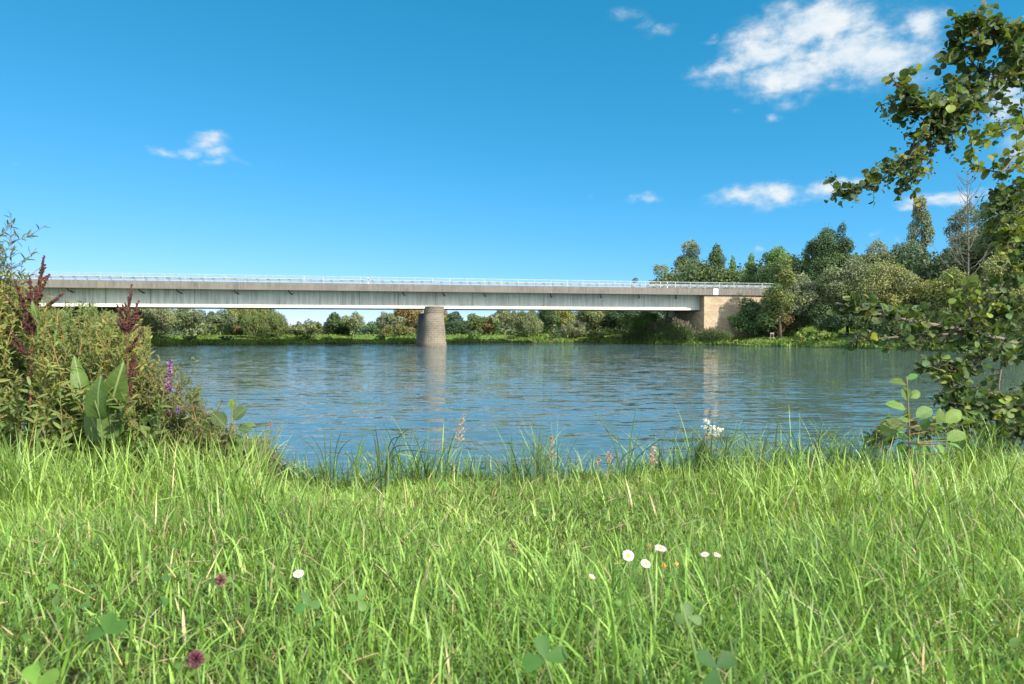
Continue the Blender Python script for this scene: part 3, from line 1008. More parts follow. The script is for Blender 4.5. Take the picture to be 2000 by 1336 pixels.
OLIVE, PALE, DARK, MID = (0.085, 0.105, 0.030), (0.14, 0.155, 0.075), (0.028, 0.052, 0.020), (0.060, 0.095, 0.028)
YEL, ORA, BRN, GRY, BRI, BLU = (0.15, 0.15, 0.04), (0.15, 0.10, 0.035), (0.15, 0.09, 0.035), (0.11, 0.125, 0.075), (0.085, 0.15, 0.03), (0.05, 0.085, 0.05)
GF = 'trees along the far bank'
GR = 'trees on the right bank'
GB = 'bushes along the waterline'
PT, DT = (0.30, 0.27, 0.21), (0.09, 0.075, 0.055)
T = [  # name, label, category, px, metres behind the shore, top py, width px, colours, shape, trunk colour, group, bare
    ('willow_tree', 'dark olive willow at the far left, half hidden by the leafy shrub', 'tree', 60, 14, 585, 110, OLIVE, MID, 'round', DT, GF, .1),
    ('willow_tree', 'olive willow under the bridge between the two dark red dock spikes', 'tree', 150, 16, 590, 130, OLIVE, MID, 'weeping', DT, GF, .1),
    ('willow_tree', 'olive willow just behind the right dark red dock spike', 'tree', 232, 9, 592, 95, OLIVE, PALE, 'weeping', DT, GF, .08),
    ('willow_bush', 'drooping willow bush overhanging the water at the left headland', 'bush', 258, 2.0, 640, 70, OLIVE, YEL, 'weeping', DT, GB, .02),
    ('willow_tree', 'pale silvery weeping willow beside the left headland', 'tree', 298, 10, 588, 66, PALE, GRY, 'weeping', DT, GF, .1),
    ('willow_tree', 'large grey green willow with leaning pale trunks at the left', 'tree', 355, 7, 601, 80, GRY, MID, 'round', PT, GF, .22),
    ('bank_tree', 'green tree with one slim pale trunk left of the russet bush', 'tree', 430, 7, 607, 62, MID, GRY, 'round', PT, GF, .28),
    ('bank_tree', 'tall yellowing tree rising behind the drooping willow under the bridge', 'tree', 486, 17, 588, 96, YEL, MID, 'round', DT, GF, .2),
    ('round_bush', 'russet bush between the slim trunked tree and the drooping willow', 'bush', 470, 9, 634, 30, BRN, OLIVE, 'round', DT, GB, .05),
    ('willow_tree', 'broad dark olive willow drooping to the water left of mid span', 'tree', 514, 4, 611, 78, OLIVE, MID, 'weeping', DT, GF, .06),
    ('round_bush', 'brown tinged bush right of the broad drooping willow', 'bush', 557, 8, 631, 34, BRN, OLIVE, 'round', DT, GB, .05),
    ('willow_bush', 'round pale olive willow bush standing alone below open sky', 'bush', 600, 3.5, 626, 56, PALE, OLIVE, 'round', DT, GB, .05),
    ('bank_tree', 'dark green tree left of the light trunked tree', 'tree', 652, 9, 613, 44, DARK, MID, 'cone', DT, GF, .08),
    ('bank_tree', 'light green tree with a pale bare trunk left of the pier', 'tree', 690, 5, 612, 42, PALE, MID, 'round', PT, GF, .3),
    ('round_bush', 'low blue green bush below the gap of sky left of the pier', 'bush', 730, 11, 630, 44, BLU, MID, 'round', DT, GB, .05),
    ('willow_tree', 'grey green willow leaning beside the orange poplar', 'tree', 760, 12, 611, 50, GRY, OLIVE, 'round', DT, GF, .12),
    ('poplar_tree', 'orange autumn poplar with pale limbs just left of the pier', 'tree', 797, 18, 590, 52, ORA, (0.15, 0.12, 0.05), 'round', PT, GF, .15),
    ('round_bush', 'olive bush below the orange poplar beside the pier', 'bush', 778, 6, 634, 62, OLIVE, BRN, 'round', DT, GB, .05),
    ('bank_tree', 'yellowing tree half hidden by the right side of the pier', 'tree', 866, 16, 606, 26, YEL, ORA, 'round', DT, GF, .15),
    ('bank_tree', 'dark green tree just right of the pier', 'tree', 889, 9, 611, 40, DARK, BLU, 'cone', DT, GF, .06),
    ('bank_tree', 'mid green tree next to the dark tree right of the pier', 'tree', 924, 10, 613, 40, MID, OLIVE, 'round', DT, GF, .1),
    ('bank_tree', 'low brownish green tree at the lowest gap of sky right of the pier', 'tree', 953, 10, 620, 36, OLIVE, BRN, 'round', DT, GF, .1),
    ('willow_tree', 'tall pale willow with bare lower trunk right of the pier', 'tree', 986, 6, 601, 54, PALE, GRY, 'round', PT, GF, .3),
    ('willow_tree', 'pale weeping willow touching the water under the right half of the bridge', 'tree', 1034, 4, 611, 50, PALE, MID, 'weeping', DT, GF, .08),
    ('bank_tree', 'dark tree between the weeping willow and the yellow tinged tree', 'tree', 1073, 11, 594, 46, DARK, MID, 'round', DT, GF, .08),
    ('bank_tree', 'yellow tinged tree reaching the girder under the right half of the bridge', 'tree', 1102, 12, 594, 46, YEL, MID, 'round', DT, GF, .12),
    ('willow_bush', 'silvery willow bush leaning over the water where the bank turns', 'bush', 1124, 3, 627, 56, PALE, GRY, 'weeping', DT, GB, .03),
    ('bank_tree', 'olive tree with thin upright limbs behind the silvery bush', 'tree', 1164, 7, 592, 66, OLIVE, PALE, 'round', DT, GF, .1),
    ('bank_tree', 'very dark tree filling the gap left of the light green bush', 'tree', 1210, 9, 592, 60, DARK, DARK, 'round', DT, GF, .05),
    ('leafy_bush', 'tall light green bush on the bank left of the reeds', 'bush', 1252, 3.5, 608, 76, BRI, PALE, 'round', DT, GB, .03),
    ('round_bush', 'low olive bush at the water below the very dark tree', 'bush', 1196, 1.5, 655, 44, OLIVE, MID, 'round', DT, GB, .02),
    # right bank, behind the bridge end
    ('willow_tree', 'rounded olive willow behind the bridge railing, leftmost above the deck', 'tree', 1297, 42, 521, 60, OLIVE, GRY, 'round', DT, GR, .1),
    ('bank_tree', 'tall grey green tree behind the bridge railing', 'tree', 1347, 48, 477, 62, GRY, MID, 'round', DT, GR, .15),
    ('bank_tree', 'dark pointed tree above the yellow bush behind the railing', 'tree', 1398, 40, 485, 58, DARK, MID, 'cone', DT, GR, .1),
    ('autumn_bush', 'yellow brown bush showing above the bridge railing', 'bush', 1368, 30, 526, 52, (0.17, 0.12, 0.025), OLIVE, 'round', DT, GR, .05),
    ('bank_tree', 'narrow bright green tree above the right end of the railing', 'tree', 1430, 30, 507, 30, BRI, MID, 'cone', DT, GR, .05),
    ('bank_tree', 'bright green pointed tree where the railing meets the wood', 'tree', 1466, 24, 502, 44, BRI, DARK, 'cone', DT, GR, .05),
    ('bank_tree', 'dark green round topped tree left of the big twin topped tree', 'tree', 1513, 22, 489, 74, DARK, BRI, 'round', DT, GR, .1),
    ('bank_tree', 'dark small tree tucked against the big twin topped tree', 'tree', 1552, 19, 505, 60, DARK, MID, 'round', DT, GR, .1),
    ('broadleaf_tree', 'big dark green tree, left peak of the twin topped pair', 'tree', 1602, 20, 455, 84, DARK, MID, 'round', DT, GR, .05),
    ('broadleaf_tree', 'big dark green tree, right and higher peak of the twin topped pair', 'tree', 1642, 21, 445, 60, DARK, BLU, 'cone', DT, GR, .05),
    ('bank_tree', 'grey brown tree right of the twin topped pair', 'tree', 1706, 30, 478, 84, GRY, OLIVE, 'round', DT, GR, .1),
    ('poplar_tree', 'tall narrow grey green poplar rising above the wood', 'tree', 1796, 44, 393, 56, GRY, MID, 'column', DT, GR, .04),
    ('bank_tree', 'dark grey tree below the foot of the tall poplar', 'tree', 1770, 33, 478, 90, BLU, GRY, 'round', DT, GR, .08),
    ('bank_tree', 'thin grey leaved tree right of the tall poplar', 'tree', 1884, 36, 410, 84, GRY, DARK, 'round', DT, GR, .1),
    ('bank_tree', 'dark tree behind the alder at the right edge', 'tree', 1985, 26, 372, 130, DARK, MID, 'round', DT, GR, .08),
    ('leafy_bush', 'dark leafy bush leaning over the stone wing wall', 'bush', 1473, 5.5, 584, 84, MID, DARK, 'round', DT, GR, .05),
    ('bank_tree', 'mid green tree over the end of the bridge deck', 'tree', 1524, 4.5, 505, 66, MID, YEL, 'round', DT, GR, .1),
    ('willow_bush', 'grey green willow bush on the bank below the twin topped pair', 'bush', 1556, 9, 543, 96, GRY, PALE, 'round', DT, GR, .05),
    ('willow_bush', 'large grey olive willow below the right peak of the twin topped pair', 'bush', 1655, 11, 510, 110, OLIVE, GRY, 'round', DT, GR, .05),
    ('willow_bush', 'broad yellow green willow in the sun below the tall poplar', 'bush', 1740, 10, 518, 116, YEL, PALE, 'round', DT, GR, .05),
    ('willow_bush', 'yellow green willow behind the dead tree foot', 'bush', 1850, 12, 532, 110, YEL, OLIVE, 'round', DT, GR, .05),
    ('willow_bush', 'pale yellow green willow beside the alder at the right', 'bush', 1945, 10, 505, 110, YEL, PALE, 'round', DT, GR, .05),
    ('leafy_bush', 'dark undergrowth bush below the grey green willow bush', 'bush', 1520, 7.5, 600, 70, DARK, BRN, 'round', DT, GR, .02),
    ('leafy_bush', 'dark undergrowth bush below the large grey olive willow', 'bush', 1630, 7, 590, 110, DARK, MID, 'round', DT, GR, .02),
    ('leafy_bush', 'dark undergrowth bush below the broad yellow green willow', 'bush', 1735, 6, 600, 110, DARK, OLIVE, 'round', DT, GR, .02),
    ('leafy_bush', 'dark undergrowth bush behind the lower alder branch', 'bush', 1840, 6, 605, 120, DARK, OLIVE, 'round', DT, GR, .02),
    ('leafy_bush', 'dark undergrowth bush at the right edge behind the alder', 'bush', 1960, 5, 600, 130, DARK, OLIVE, 'round', DT, GR, .02),
    ('low_shrub', 'low light green shrub on the grassy bank left of the lower alder branch', 'bush', 1592, 2.2, 645, 72, BRI, YEL, 'round', DT, GB, .02),
    ('low_shrub', 'dark shrub at the waterline under the lower alder branch', 'bush', 1700, 1.6, 646, 90, MID, DARK, 'round', DT, GB, .02),
    ('low_shrub', 'dark shrub hanging over the water near the right edge', 'bush', 1830, 1.6, 640, 120, MID, DARK, 'round', DT, GB, .02),
    ('low_shrub', 'dark shrub at the waterline in the right corner of the river', 'bush', 1950, 1.6, 636, 110, DARK, MID, 'round', DT, GB, .02),
    ('low_shrub', 'small green shrub at the waterline below the leaning pale trunks', 'bush', 372, 1.6, 655, 26, MID, OLIVE, 'round', DT, GB, .02),
    ('low_shrub', 'small dark shrub at the foot of the slim pale trunk', 'bush', 442, 1.8, 656, 28, DARK, MID, 'round', DT, GB, .02),
    ('low_shrub', 'small bright shrub at the waterline right of the round pale olive bush', 'bush', 638, 1.6, 657, 24, BRI, MID, 'round', DT, GB, .02),
    ('low_shrub', 'small shrub on the grass strip left of the pier, below the blue green bush', 'bush', 742, 2.2, 652, 22, MID, BLU, 'round', DT, GB, .02),
    ('low_shrub', 'small upright shrub at the waterline right of the pier', 'bush', 926, 2.0, 649, 20, MID, BRI, 'cone', DT, GB, .02),
    ('low_shrub', 'low olive shrub at the water below the bare trunked pale willow', 'bush', 1000, 1.8, 655, 26, OLIVE, MID, 'round', DT, GB, .02),
    ('low_shrub', 'low dark shrub at the water below the yellow tinged tree', 'bush', 1082, 1.6, 652, 34, DARK, MID, 'round', DT, GB, .02),
    ('low_shrub', 'low shrub dipping into the water left of the very dark tree', 'bush', 1160, 1.4, 646, 40, OLIVE, DARK, 'round', DT, GB, .02),
    ('small_tree', 'small distant treetop showing above the bridge railing', 'tree', 1241, 60, 547, 22, MID, DARK, 'round', DT, GF, .1),
]
for (nm, lab, cat, px, dy, top, wpx, c1, c2, shp, tcol, grp, bare) in T:
    Y = float(shore(px)) + dy
    if px == 1241:
        Y = 190.0
    make_tree(nm, lab, cat, px, Y, top, wpx, c1, c2, shp, tcol, grp, bare, leafsz=0.27 if dy > 25 else 0.225)

# distant woods closing the view behind the bank trees
def wood(label, n, pa, pb, da, db, px_k, top_k, cols, floor_):
    mb = MB()
    for i in range(n):
        px = rng.uniform(pa, pb)
        Y = shore(px) + rng.uniform(da, db)
        x = (px - 1000) / F * Y
        z0 = float(far_h(x, Y))
        top = np.interp(px, px_k, top_k) + abs(rng.normal(0, 7))
        h = max(1.2, at(px, top, Y)[2] - z0)
        r_ = min(h * 0.5, rng.uniform(1.6, 3.2))
        n_ = int(40 + 16 * h * r_)
        d = rand_dirs(n_)
        d[:, 2] = np.abs(d[:, 2])
        p = np.array([x, Y, z0 + floor_ * h]) + d * [r_ * 1.2, r_, h * (1 - floor_)] * rng.uniform(0.6, 1.03, (n_, 1))
        bc = np.array(cols[rng.integers(len(cols))]) * 1.4 + 0.01
        mb.inst(CARD, p, rand_dirs(n_), unit(d + rand_dirs(n_) * 0.7), rng.uniform(0.3, 0.55, n_), tint(bc, n_))
    o = mb.build('undergrowth', M_far, None, False)
    o['kind'] = 'stuff'
    o['label'] = label
    o['category'] = 'undergrowth'


wood('distant hedgerow and undergrowth behind the far bank trees', 420, -250, 1300, 18, 40, [0, 380, 392, 405, 535, 550, 640, 700, 735, 770, 860, 900, 950, 965, 1300],
     [596, 596, 630, 612, 606, 628, 634, 622, 626, 608, 606, 622, 622, 606, 596], [OLIVE, MID, GRY, DARK, BLU, PALE], 0.0)
wood('dense wood behind the trees on the right bank', 430, 1272, 2150, 26, 42, [1275, 1300, 1340, 1380, 1420, 1450, 1480, 1560, 1680, 1760, 1830, 1900, 2000, 2150], [546, 526, 500, 508, 518, 514, 505, 490, 494, 494, 490, 470, 440, 430], [OLIVE, MID, DARK, DARK, GRY], 0.0)

# grass and low herbs on the far bank
mb = MB()
n_ = 26000
px = rng.uniform(-150, 2150, n_)
dd = rng.uniform(0, 1, n_) ** 1.6 * 8 + 0.05
Y = shore(px) + dd
x = (px - 1000) / F * Y
z = far_h(x, Y)
hh = rng.uniform(0.12, 0.34, n_) * (1 + 0.9 * (dd < 1.0)) * (0.7 + 0.6 * (np.sin(px * 0.05) > 0.2))
cc = tint((0.115, 0.175, 0.035), n_, 0.3, 0.15)
mb.inst(CARD, np.column_stack([x, Y, z + hh * 0.35]), unit(UP + rand_dirs(n_) * 0.35), unit(np.column_stack([rng.normal(size=n_), -np.abs(rng.normal(size=n_)), rng.uniform(0, 1.2, n_)])),
        np.column_stack([rng.uniform(0.2, 0.5, n_), hh, np.full(n_, 0.2)]), cc)
o = mb.build('grass', M_far, None, False)
o['kind'] = 'stuff'
o['label'] = 'sunlit grass strip along the far bank'
o['category'] = 'grass'


# reeds in front of the abutment
def reed_clump(label, px0, px1, top, n_, dy, plume):
    pc = (px0 + px1) / 2
    Yc = float(shore(pc)) + dy
    root = thing('reed_clump', label, 'reeds', ((pc - 1000) / F * Yc, Yc, 0.3), 'reed clumps before the abutment')
    mb, ms, mp_ = MB(), MB(), MB()
    for i in range(n_):
        px = rng.uniform(px0, px1)
        Y = shore(px) + dy + rng.uniform(-0.8, 1.6)
        x = (px - 1000) / F * Y
        z = float(far_h(x, Y))
        ef = 1 - 0.45 * abs((px - pc) / (px1 - px0) * 2) ** 2
        h = (at(pc, top, Yc)[2] - z) * ef * rng.uniform(0.7, 1.03)
        le = rng.normal(0, 0.12, 2) * h
        pts = np.array([[x, Y, z], [x + le[0] * 0.3, Y + le[1] * 0.3, z + h * 0.55], [x + le[0], Y + le[1], z + h]])
        ms.tube(pts, [0.018, 0.015, 0.008], 3, (0.15, 0.17, 0.06), cap=False)
        k = 9
        f = rng.uniform(0.12, 0.95, k)
        pp = pts[0] + (pts[2] - pts[0]) * f[:, None]
        ax = unit(np.column_stack([rng.normal(size=k), rng.normal(size=k), rng.uniform(0.5, 1.6, k)]))
        mb.inst(CARD, pp + ax * 0.3, ax, rand_dirs(k), np.column_stack([np.full(k, 0.09), rng.uniform(0.6, 1.0, k), np.full(k, 0.1)]), tint((0.10, 0.15, 0.05), k, 0.3))
        if rng.uniform() < plume:
            k = 7
            mp_.inst(CARD, pts[2] + rng.normal(0, 0.09, (k, 3)) * [1, 1, 1.6], unit(UP + rand_dirs(k) * 0.4), rand_dirs(k),
                     np.column_stack([np.full(k, 0.10), np.full(k, 0.30), np.full(k, 0.1)]), tint((0.20, 0.14, 0.13), k, 0.25))
    ms.build('stems', M_stem, root)
    mb.build('leaves', M_far, root, False)
    if mp_.n:
        mp_.build('plumes', M_far, root, False)['kind'] = 'stuff'


reed_clump('tall reed clump with pinkish plumes hiding the foot of the abutment', 1268, 1352, 622, 330, 1.3, 0.75)
reed_clump('lower reed clump in front of the sunlit wing wall', 1350, 1428, 642, 230, 1.3, 0.4)
reed_clump('short reed fringe below the light green bush', 1215, 1272, 648, 110, 0.8, 0.1)

# small marker on the right bank
x, Y = (1508 - 1000) / F * 98.5, 98.5
z = float(far_h(x, Y))
t_ = thing('marker_post', 'small pale two legged marker on the grassy bank by the wing wall', 'marker', (x, Y, z))
mb = MB()
mb.box(x - 0.27, x + 0.27, Y - 0.03, Y + 0.03, z + 0.82, z + 1.05, (0.22, 0.21, 0.19))
mb.build('plate', M_paint, t_, False)
for dx in (-0.22, 0.16):
    mb = MB()
    mb.box(x + dx, x + dx + 0.07, Y + 0.032, Y + 0.1, z - 0.2, z + 1.1, (0.24, 0.23, 0.21))
    mb.build('leg', M_paint, t_, False)

# dead tree rising behind the alder
Y = float(shore(1888)) + 14
x = (1888 - 1000) / F * Y
z0 = float(far_h(x, Y))
t_ = thing('dead_tree', 'bare dead tree with long upswept branches right of the poplar', 'tree', (x, Y, z0))
mb, mbb = MB(), MB()
topz = at(1884, 328, Y)[2]
tp = np.array([[x + 0.25 * math.sin(f * 5) * f, Y, z0 + (topz - z0) * f] for f in np.linspace(0, 1, 9)])
BK = (0.12, 0.105, 0.085)
mb.tube(tp, np.linspace(0.17, 0.015, 9), 7, BK)
mb.build('trunk', M_bark, t_)
for i in range(52):
    f = rng.uniform(0.30, 0.97)
    p0 = np.array([np.interp(f, np.linspace(0, 1, 9), tp[:, k]) for k in range(3)])
    a_ = rng.uniform(0, 6.28)
    ln = (1.05 - f) * 9.5 * rng.uniform(0.5, 1.0) + 0.5
    d = np.array([math.cos(a_), math.sin(a_), 0])
    pts = [p0 + d * ln * q * 0.8 + UP * ln * (0.15 * q + 0.75 * q * q) for q in (0, 0.3, 0.65, 1)]
    mbb.tube(pts, [0.05, 0.04, 0.028, 0.010], 4, BK)
    for k in range(3):
        q = rng.uniform(0.3, 0.9)
        b = p0 + d * ln * q * 0.8 + UP * ln * (0.15 * q + 0.75 * q * q)
        e = unit(d + rand_dirs(1)[0] * 0.7 + UP * 0.6) * ln * 0.3
        mbb.tube([b, b + e * 0.5, b + e + UP * 0.1], [0.02, 0.014, 0.005], 3, BK)
mbb.build('branches', M_bark, t_)
# ------------------------------------------------------------------ plants on the near bank


def spline(pts, n=24):
    P = np.asarray(pts, float)
    P = np.vstack([2 * P[0] - P[1], P, 2 * P[-1] - P[-2]])
    out = []
    m = len(P) - 3
    for q in np.linspace(0, m - 1e-6, n):
        i = int(q)
        t = q - i
        a, b, c, d = P[i:i + 4]
        out.append(0.5 * (2 * b + (c - a) * t + (2 * a - 5 * b + 4 * c - d) * t * t + (3 * b - a - 3 * c + d) * t ** 3))
    return np.array(out)


def pxpath(pts, n=24):
    return spline([at(*p) for p in pts], n)


def leaves_on(mb, line, spacing, size, tmpl, col, ang=0.9, up=0.6, var=0.25, hue=0.12, start=0.1, width=1.0, jitter=0.4, per=1):
    """alternate leaves along a twig; leaf blades turn their faces up and toward the light"""
    seg = np.linalg.norm(np.diff(line, axis=0), axis=1)
    Lt = seg.sum()
    k = max(2, int(Lt / spacing)) * per
    f = np.sort(rng.uniform(start, 1, k))
    cum = np.concatenate([[0], np.cumsum(seg)]) / max(Lt, 1e-6)
    p = np.stack([np.interp(f, cum, line[:, i]) for i in range(3)], -1)
    tan = unit(np.stack([np.interp(f, cum, np.gradient(line[:, i])) for i in range(3)], -1))
    ref = unit(np.cross(tan, UP + 1e-3))
    bi = np.cross(tan, ref)
    phi = np.arange(k) * 2.4 + rng.uniform(0, 6.28) + rng.normal(0, 0.4, k)
    out = np.cos(phi)[:, None] * ref + np.sin(phi)[:, None] * bi
    ax = unit(tan * math.cos(ang) + out * math.sin(ang) + rand_dirs(k) * jitter)
    nr = unit(UP * up + sd * 0.35 + rand_dirs(k) * 0.7)
    s_ = size * rng.uniform(0.6, 1.15, k) * (1 - 0.35 * f)
    sv = np.column_stack([s_ * width, s_, s_])
    mb.inst(tmpl, p, ax, nr, sv, tint(col, k, var, hue))
    return p


# ---- alder at the right
AY = 3.6
tx, ty = (2170 - 1000) / F * 4.0, 4.0
alder = thing('alder_tree', 'overhanging alder at the right edge with round leaves and small cones', 'tree', (tx, ty, float(near_h(tx, ty))))
BKA = (0.13, 0.11, 0.085)
mt, ml, mc, mbr = MB(), MB(), MB(), MB()
ml.veins = True
base = np.array([tx + 0.15, ty, float(near_h(tx, ty)) - 0.2])
trunk = spline([base, base + [-0.1, 0, 1.0], base + [-0.05, 0.05, 2.2], base + [-0.12, 0.05, 3.6], base + [0, 0, 5.0]], 18)
mt.tube(trunk, np.linspace(0.12, 0.05, 18), 10, BKA)


def anchor(z):
    i = np.argmin(np.abs(trunk[:, 2] - z))
    return trunk[i]


ALD = (0.066, 0.105, 0.028)
ALY = (0.18, 0.23, 0.045)  # sunlit yellow-green: sun on these branches put into the leaf colour
# path (photo px, py, depth), radius, twig count, twig length, leaf colour, leaf size
BR = [
    ([(1990, 145, 3.75), (1930, 165, 3.65), (1860, 192, 3.6), (1805, 212, 3.55), (1762, 205, 3.5), (1742, 150, 3.5)], 0.016, 62, 0.20, ALD, 0.060),
    ([(1995, 120, 3.7), (1950, 75, 3.65), (1910, 60, 3.6), (1890, 45, 3.6)], 0.012, 44, 0.20, ALD, 0.060),
    ([(1960, 160, 3.65), (1900, 215, 3.6), (1850, 240, 3.55), (1800, 275, 3.5), (1768, 318, 3.45), (1725, 350, 3.45), (1668, 372, 3.4), (1625, 380, 3.4)], 0.013, 72, 0.15, (0.065, 0.105, 0.032), 0.046),
    ([(1850, 240, 3.55), (1810, 300, 3.5), (1785, 350, 3.45), (1770, 375, 3.45)], 0.006, 22, 0.13, ALD, 0.045),
    ([(1920, 150, 3.7), (1890, 110, 3.7), (1868, 90, 3.65)], 0.007, 20, 0.17, ALD, 0.060),
    ([(1900, 190, 3.55), (1860, 230, 3.5), (1830, 250, 3.5)], 0.006, 20, 0.18, ALD, 0.058),
    ([(2040, 60, 3.7), (1995, 70, 3.7), (1982, 60, 3.7)], 0.010, 18, 0.15, ALD, 0.060),
    ([(2050, 200, 3.9), (1985, 245, 3.8), (1930, 262, 3.7), (1890, 285, 3.65)], 0.010, 17, 0.17, ALY, 0.058),
    ([(2060, 290, 3.9), (1990, 300, 3.8), (1955, 335, 3.7), (1895, 318, 3.65)], 0.010, 20, 0.17, ALY, 0.056),
    ([(2060, 360, 3.9), (1985, 375, 3.8), (1952, 420, 3.75)], 0.011, 34, 0.20, ALD, 0.056),
    ([(2060, 440, 3.9), (1990, 450, 3.8), (1955, 480, 3.75)], 0.011, 34, 0.19, ALY, 0.054),
    ([(2060, 520, 3.9), (1990, 530, 3.8), (1955, 555, 3.75)], 0.011, 34, 0.19, ALD, 0.054),
    ([(2060, 600, 3.9), (1990, 600, 3.8), (1950, 620, 3.7)], 0.012, 46, 0.20, ALD, 0.056),
    ([(2030, 690, 3.8), (1965, 668, 3.7), (1905, 650, 3.6), (1835, 640, 3.5), (1765, 625, 3.4), (1690, 602, 3.35), (1632, 592, 3.3)], 0.020, 72, 0.14, ALD, 0.056),
    ([(1905, 650, 3.6), (1810, 655, 3.5), (1730, 660, 3.4), (1655, 668, 3.35)], 0.010, 30, 0.11, ALD, 0.050),
    ([(1905, 645, 3.6), (1893, 605, 3.55), (1882, 560, 3.5)], 0.007, 16, 0.13, ALY, 0.054),
    ([(1960, 672, 3.7), (1955, 720, 3.65), (1950, 770, 3.6), (1954, 800, 3.6)], 0.007, 10, 0.11, ALD, 0.045),
    ([(1960, 670, 3.6), (1905, 708, 3.5), (1855, 722, 3.45), (1812, 715, 3.4)], 0.010, 36, 0.14, (0.07, 0.115, 0.034), 0.052),
    ([(2050, 790, 3.7), (1975, 790, 3.55), (1905, 800, 3.45), (1855, 785, 3.4)], 0.016, 62, 0.18, (0.07, 0.115, 0.034), 0.062),
    ([(1975, 790, 3.55), (1900, 830, 3.45), (1810, 842, 3.4), (1740, 852, 3.35), (1708, 862, 3.35)], 0.010, 46, 0.13, (0.06, 0.10, 0.034), 0.050),
    ([(2050, 850, 3.6), (1980, 850, 3.5), (1920, 860, 3.4)], 0.010, 44, 0.18, (0.07, 0.12, 0.035), 0.060),
    ([(1985, 795, 3.55), (1935, 768, 3.5), (1885, 752, 3.45), (1850, 756, 3.4)], 0.008, 24, 0.15, (0.06, 0.10, 0.03), 0.054),
    # the crown goes on beyond the right edge of the photograph
    ([(2300, 100, 4.1), (2400, 40, 4.2), (2500, 60, 4.3)], 0.016, 46, 0.25, ALD, 0.06),
    ([(2300, 300, 4.1), (2400, 280, 4.4), (2480, 300, 4.6)], 0.016, 46, 0.25, ALD, 0.06),
    ([(2280, 520, 4.1), (2380, 500, 4.3), (2460, 520, 4.5)], 0.016, 46, 0.25, ALD, 0.06),
    ([(2150, 60, 4.0), (2100, -60, 3.9), (2060, -140, 3.9)], 0.016, 46, 0.25, ALD, 0.06),
]
for pts, r0, nt_, tl, colr, ls in BR:
    line = pxpath(pts, 26)
    if pts[0][0] >= 1985:
        a0 = anchor(line[0][2] - 0.25)
        line = spline([a0, (a0 * 0.45 + line[0] * 0.55) + [0, 0, -0.02], line[0], line[8], line[17], line[25]], 34)
        rr = np.linspace(r0 * 1.3, r0 * 0.22, 34)
        f0 = 0.28
    else:
        rr = np.linspace(r0, r0 * 0.2, 26)
        f0 = 0.05
    mbr.tube(line, rr, 6, BKA)
    m = len(line)
    nt_ = int(nt_ * 1.45)
    for k in range(nt_):
        f = f0 + (1 - f0) * ((k + rng.uniform(0, 1)) / nt_)
        i = min(m - 2, int(f * (m - 1)))
        p0 = line[i]
        tg = unit(line[i + 1] - line[i])
        d = unit(tg * rng.uniform(0.1, 0.9) + rand_dirs(1)[0] * 0.95 + UP * 0.12)
        ln = tl * rng.uniform(0.45, 1.1) * (1 - 0.35 * f)
        tw = spline([p0, p0 + d * ln * 0.5 + UP * 0.01, p0 + d * ln + rand_dirs(1)[0] * ln * 0.15 - UP * ln * 0.08], 7)
        mbr.tube(tw, np.linspace(0.0028, 0.001, 7), 4, (0.11, 0.095, 0.06), cap=False)
        pp = leaves_on(ml, tw, 0.020, ls, ALDER, (np.asarray(colr) if rng.uniform() > 0.16 else np.array([0.20, 0.23, 0.05])) * rng.uniform(0.6, 1.35), ang=0.95, up=0.45, var=0.4)  # some twigs yellow: sunny highlights painted into the leaf colour
        if rng.uniform() < 0.25:
            kk = rng.integers(2, 6)
            cpos = tw[-1] + rng.normal(0, 0.018, (kk, 3)) - UP * 0.012
            mc.inst(BEAD, cpos, unit(UP + rand_dirs(kk) * 0.5), rand_dirs(kk), np.column_stack([np.full(kk, 0.010), np.full(kk, 0.010), np.full(kk, 0.016)]),
                    tint((0.10, 0.09, 0.04) if rng.uniform() < 0.6 else (0.07, 0.045, 0.03), kk, 0.3))
mt.build('trunk', M_bark, alder)
mbr.build('branches', M_bark, alder)
ml.build('crown', M_alder, alder)
o = mc.build('cones', M_seed, alder)
o['kind'] = 'stuff'


def stems_plant(name, label, cat, stems, scol, leafspec, group=None, extra=None, stemname='stem'):
    """stems: list of 3-D polylines; leafspec: (template, spacing, size, colour, angle, up, width)"""
    b = stems[0][0]
    root = thing(name, label, cat, b, group)
    ms, ml = MB(), MB()
    ml.veins = True
    for s_ in stems:
        line = spline(s_, 12)
        ms.tube(line, np.linspace(0.0035, 0.0012, 12), 5, tint(scol, 1, 0.2)[0], cap=False)
        tm, sp_, sz, cl, an, up, wd = leafspec
        leaves_on(ml, line, sp_, sz, tm, np.asarray(cl) * rng.uniform(0.75, 1.3), ang=an, up=up, width=wd, start=0.08)
        if extra:
            extra(ms, ml, line)
    ms.build(stemname, M_stem, root)
    ml.build('leaves', M_leaf, root)
    return root


def bush_stems(n, pxa, pxb, Ya, Yb, topf, spread=0.25):
    out = []
    for i in range(n):
        px = pxa + (pxb - pxa) * (i + rng.uniform(0, 1)) / n
        Y = rng.uniform(Ya, Yb)
        x = (px - 1000) / F * Y
        z = float(near_h(x, Y)) - 0.03
        top = topf(px) + abs(rng.normal(0, 1)) * 40
        tpx = px + rng.normal(0, 12)
        e = at(tpx, top, Y + rng.normal(0, 0.12))
        b = np.array([x + rng.normal(0, spread * 0.4), Y + rng.normal(0, 0.1), z])
        out.append([b, b * 0.55 + e * 0.45 + rng.normal(0, 0.035, 3), e])
    return out


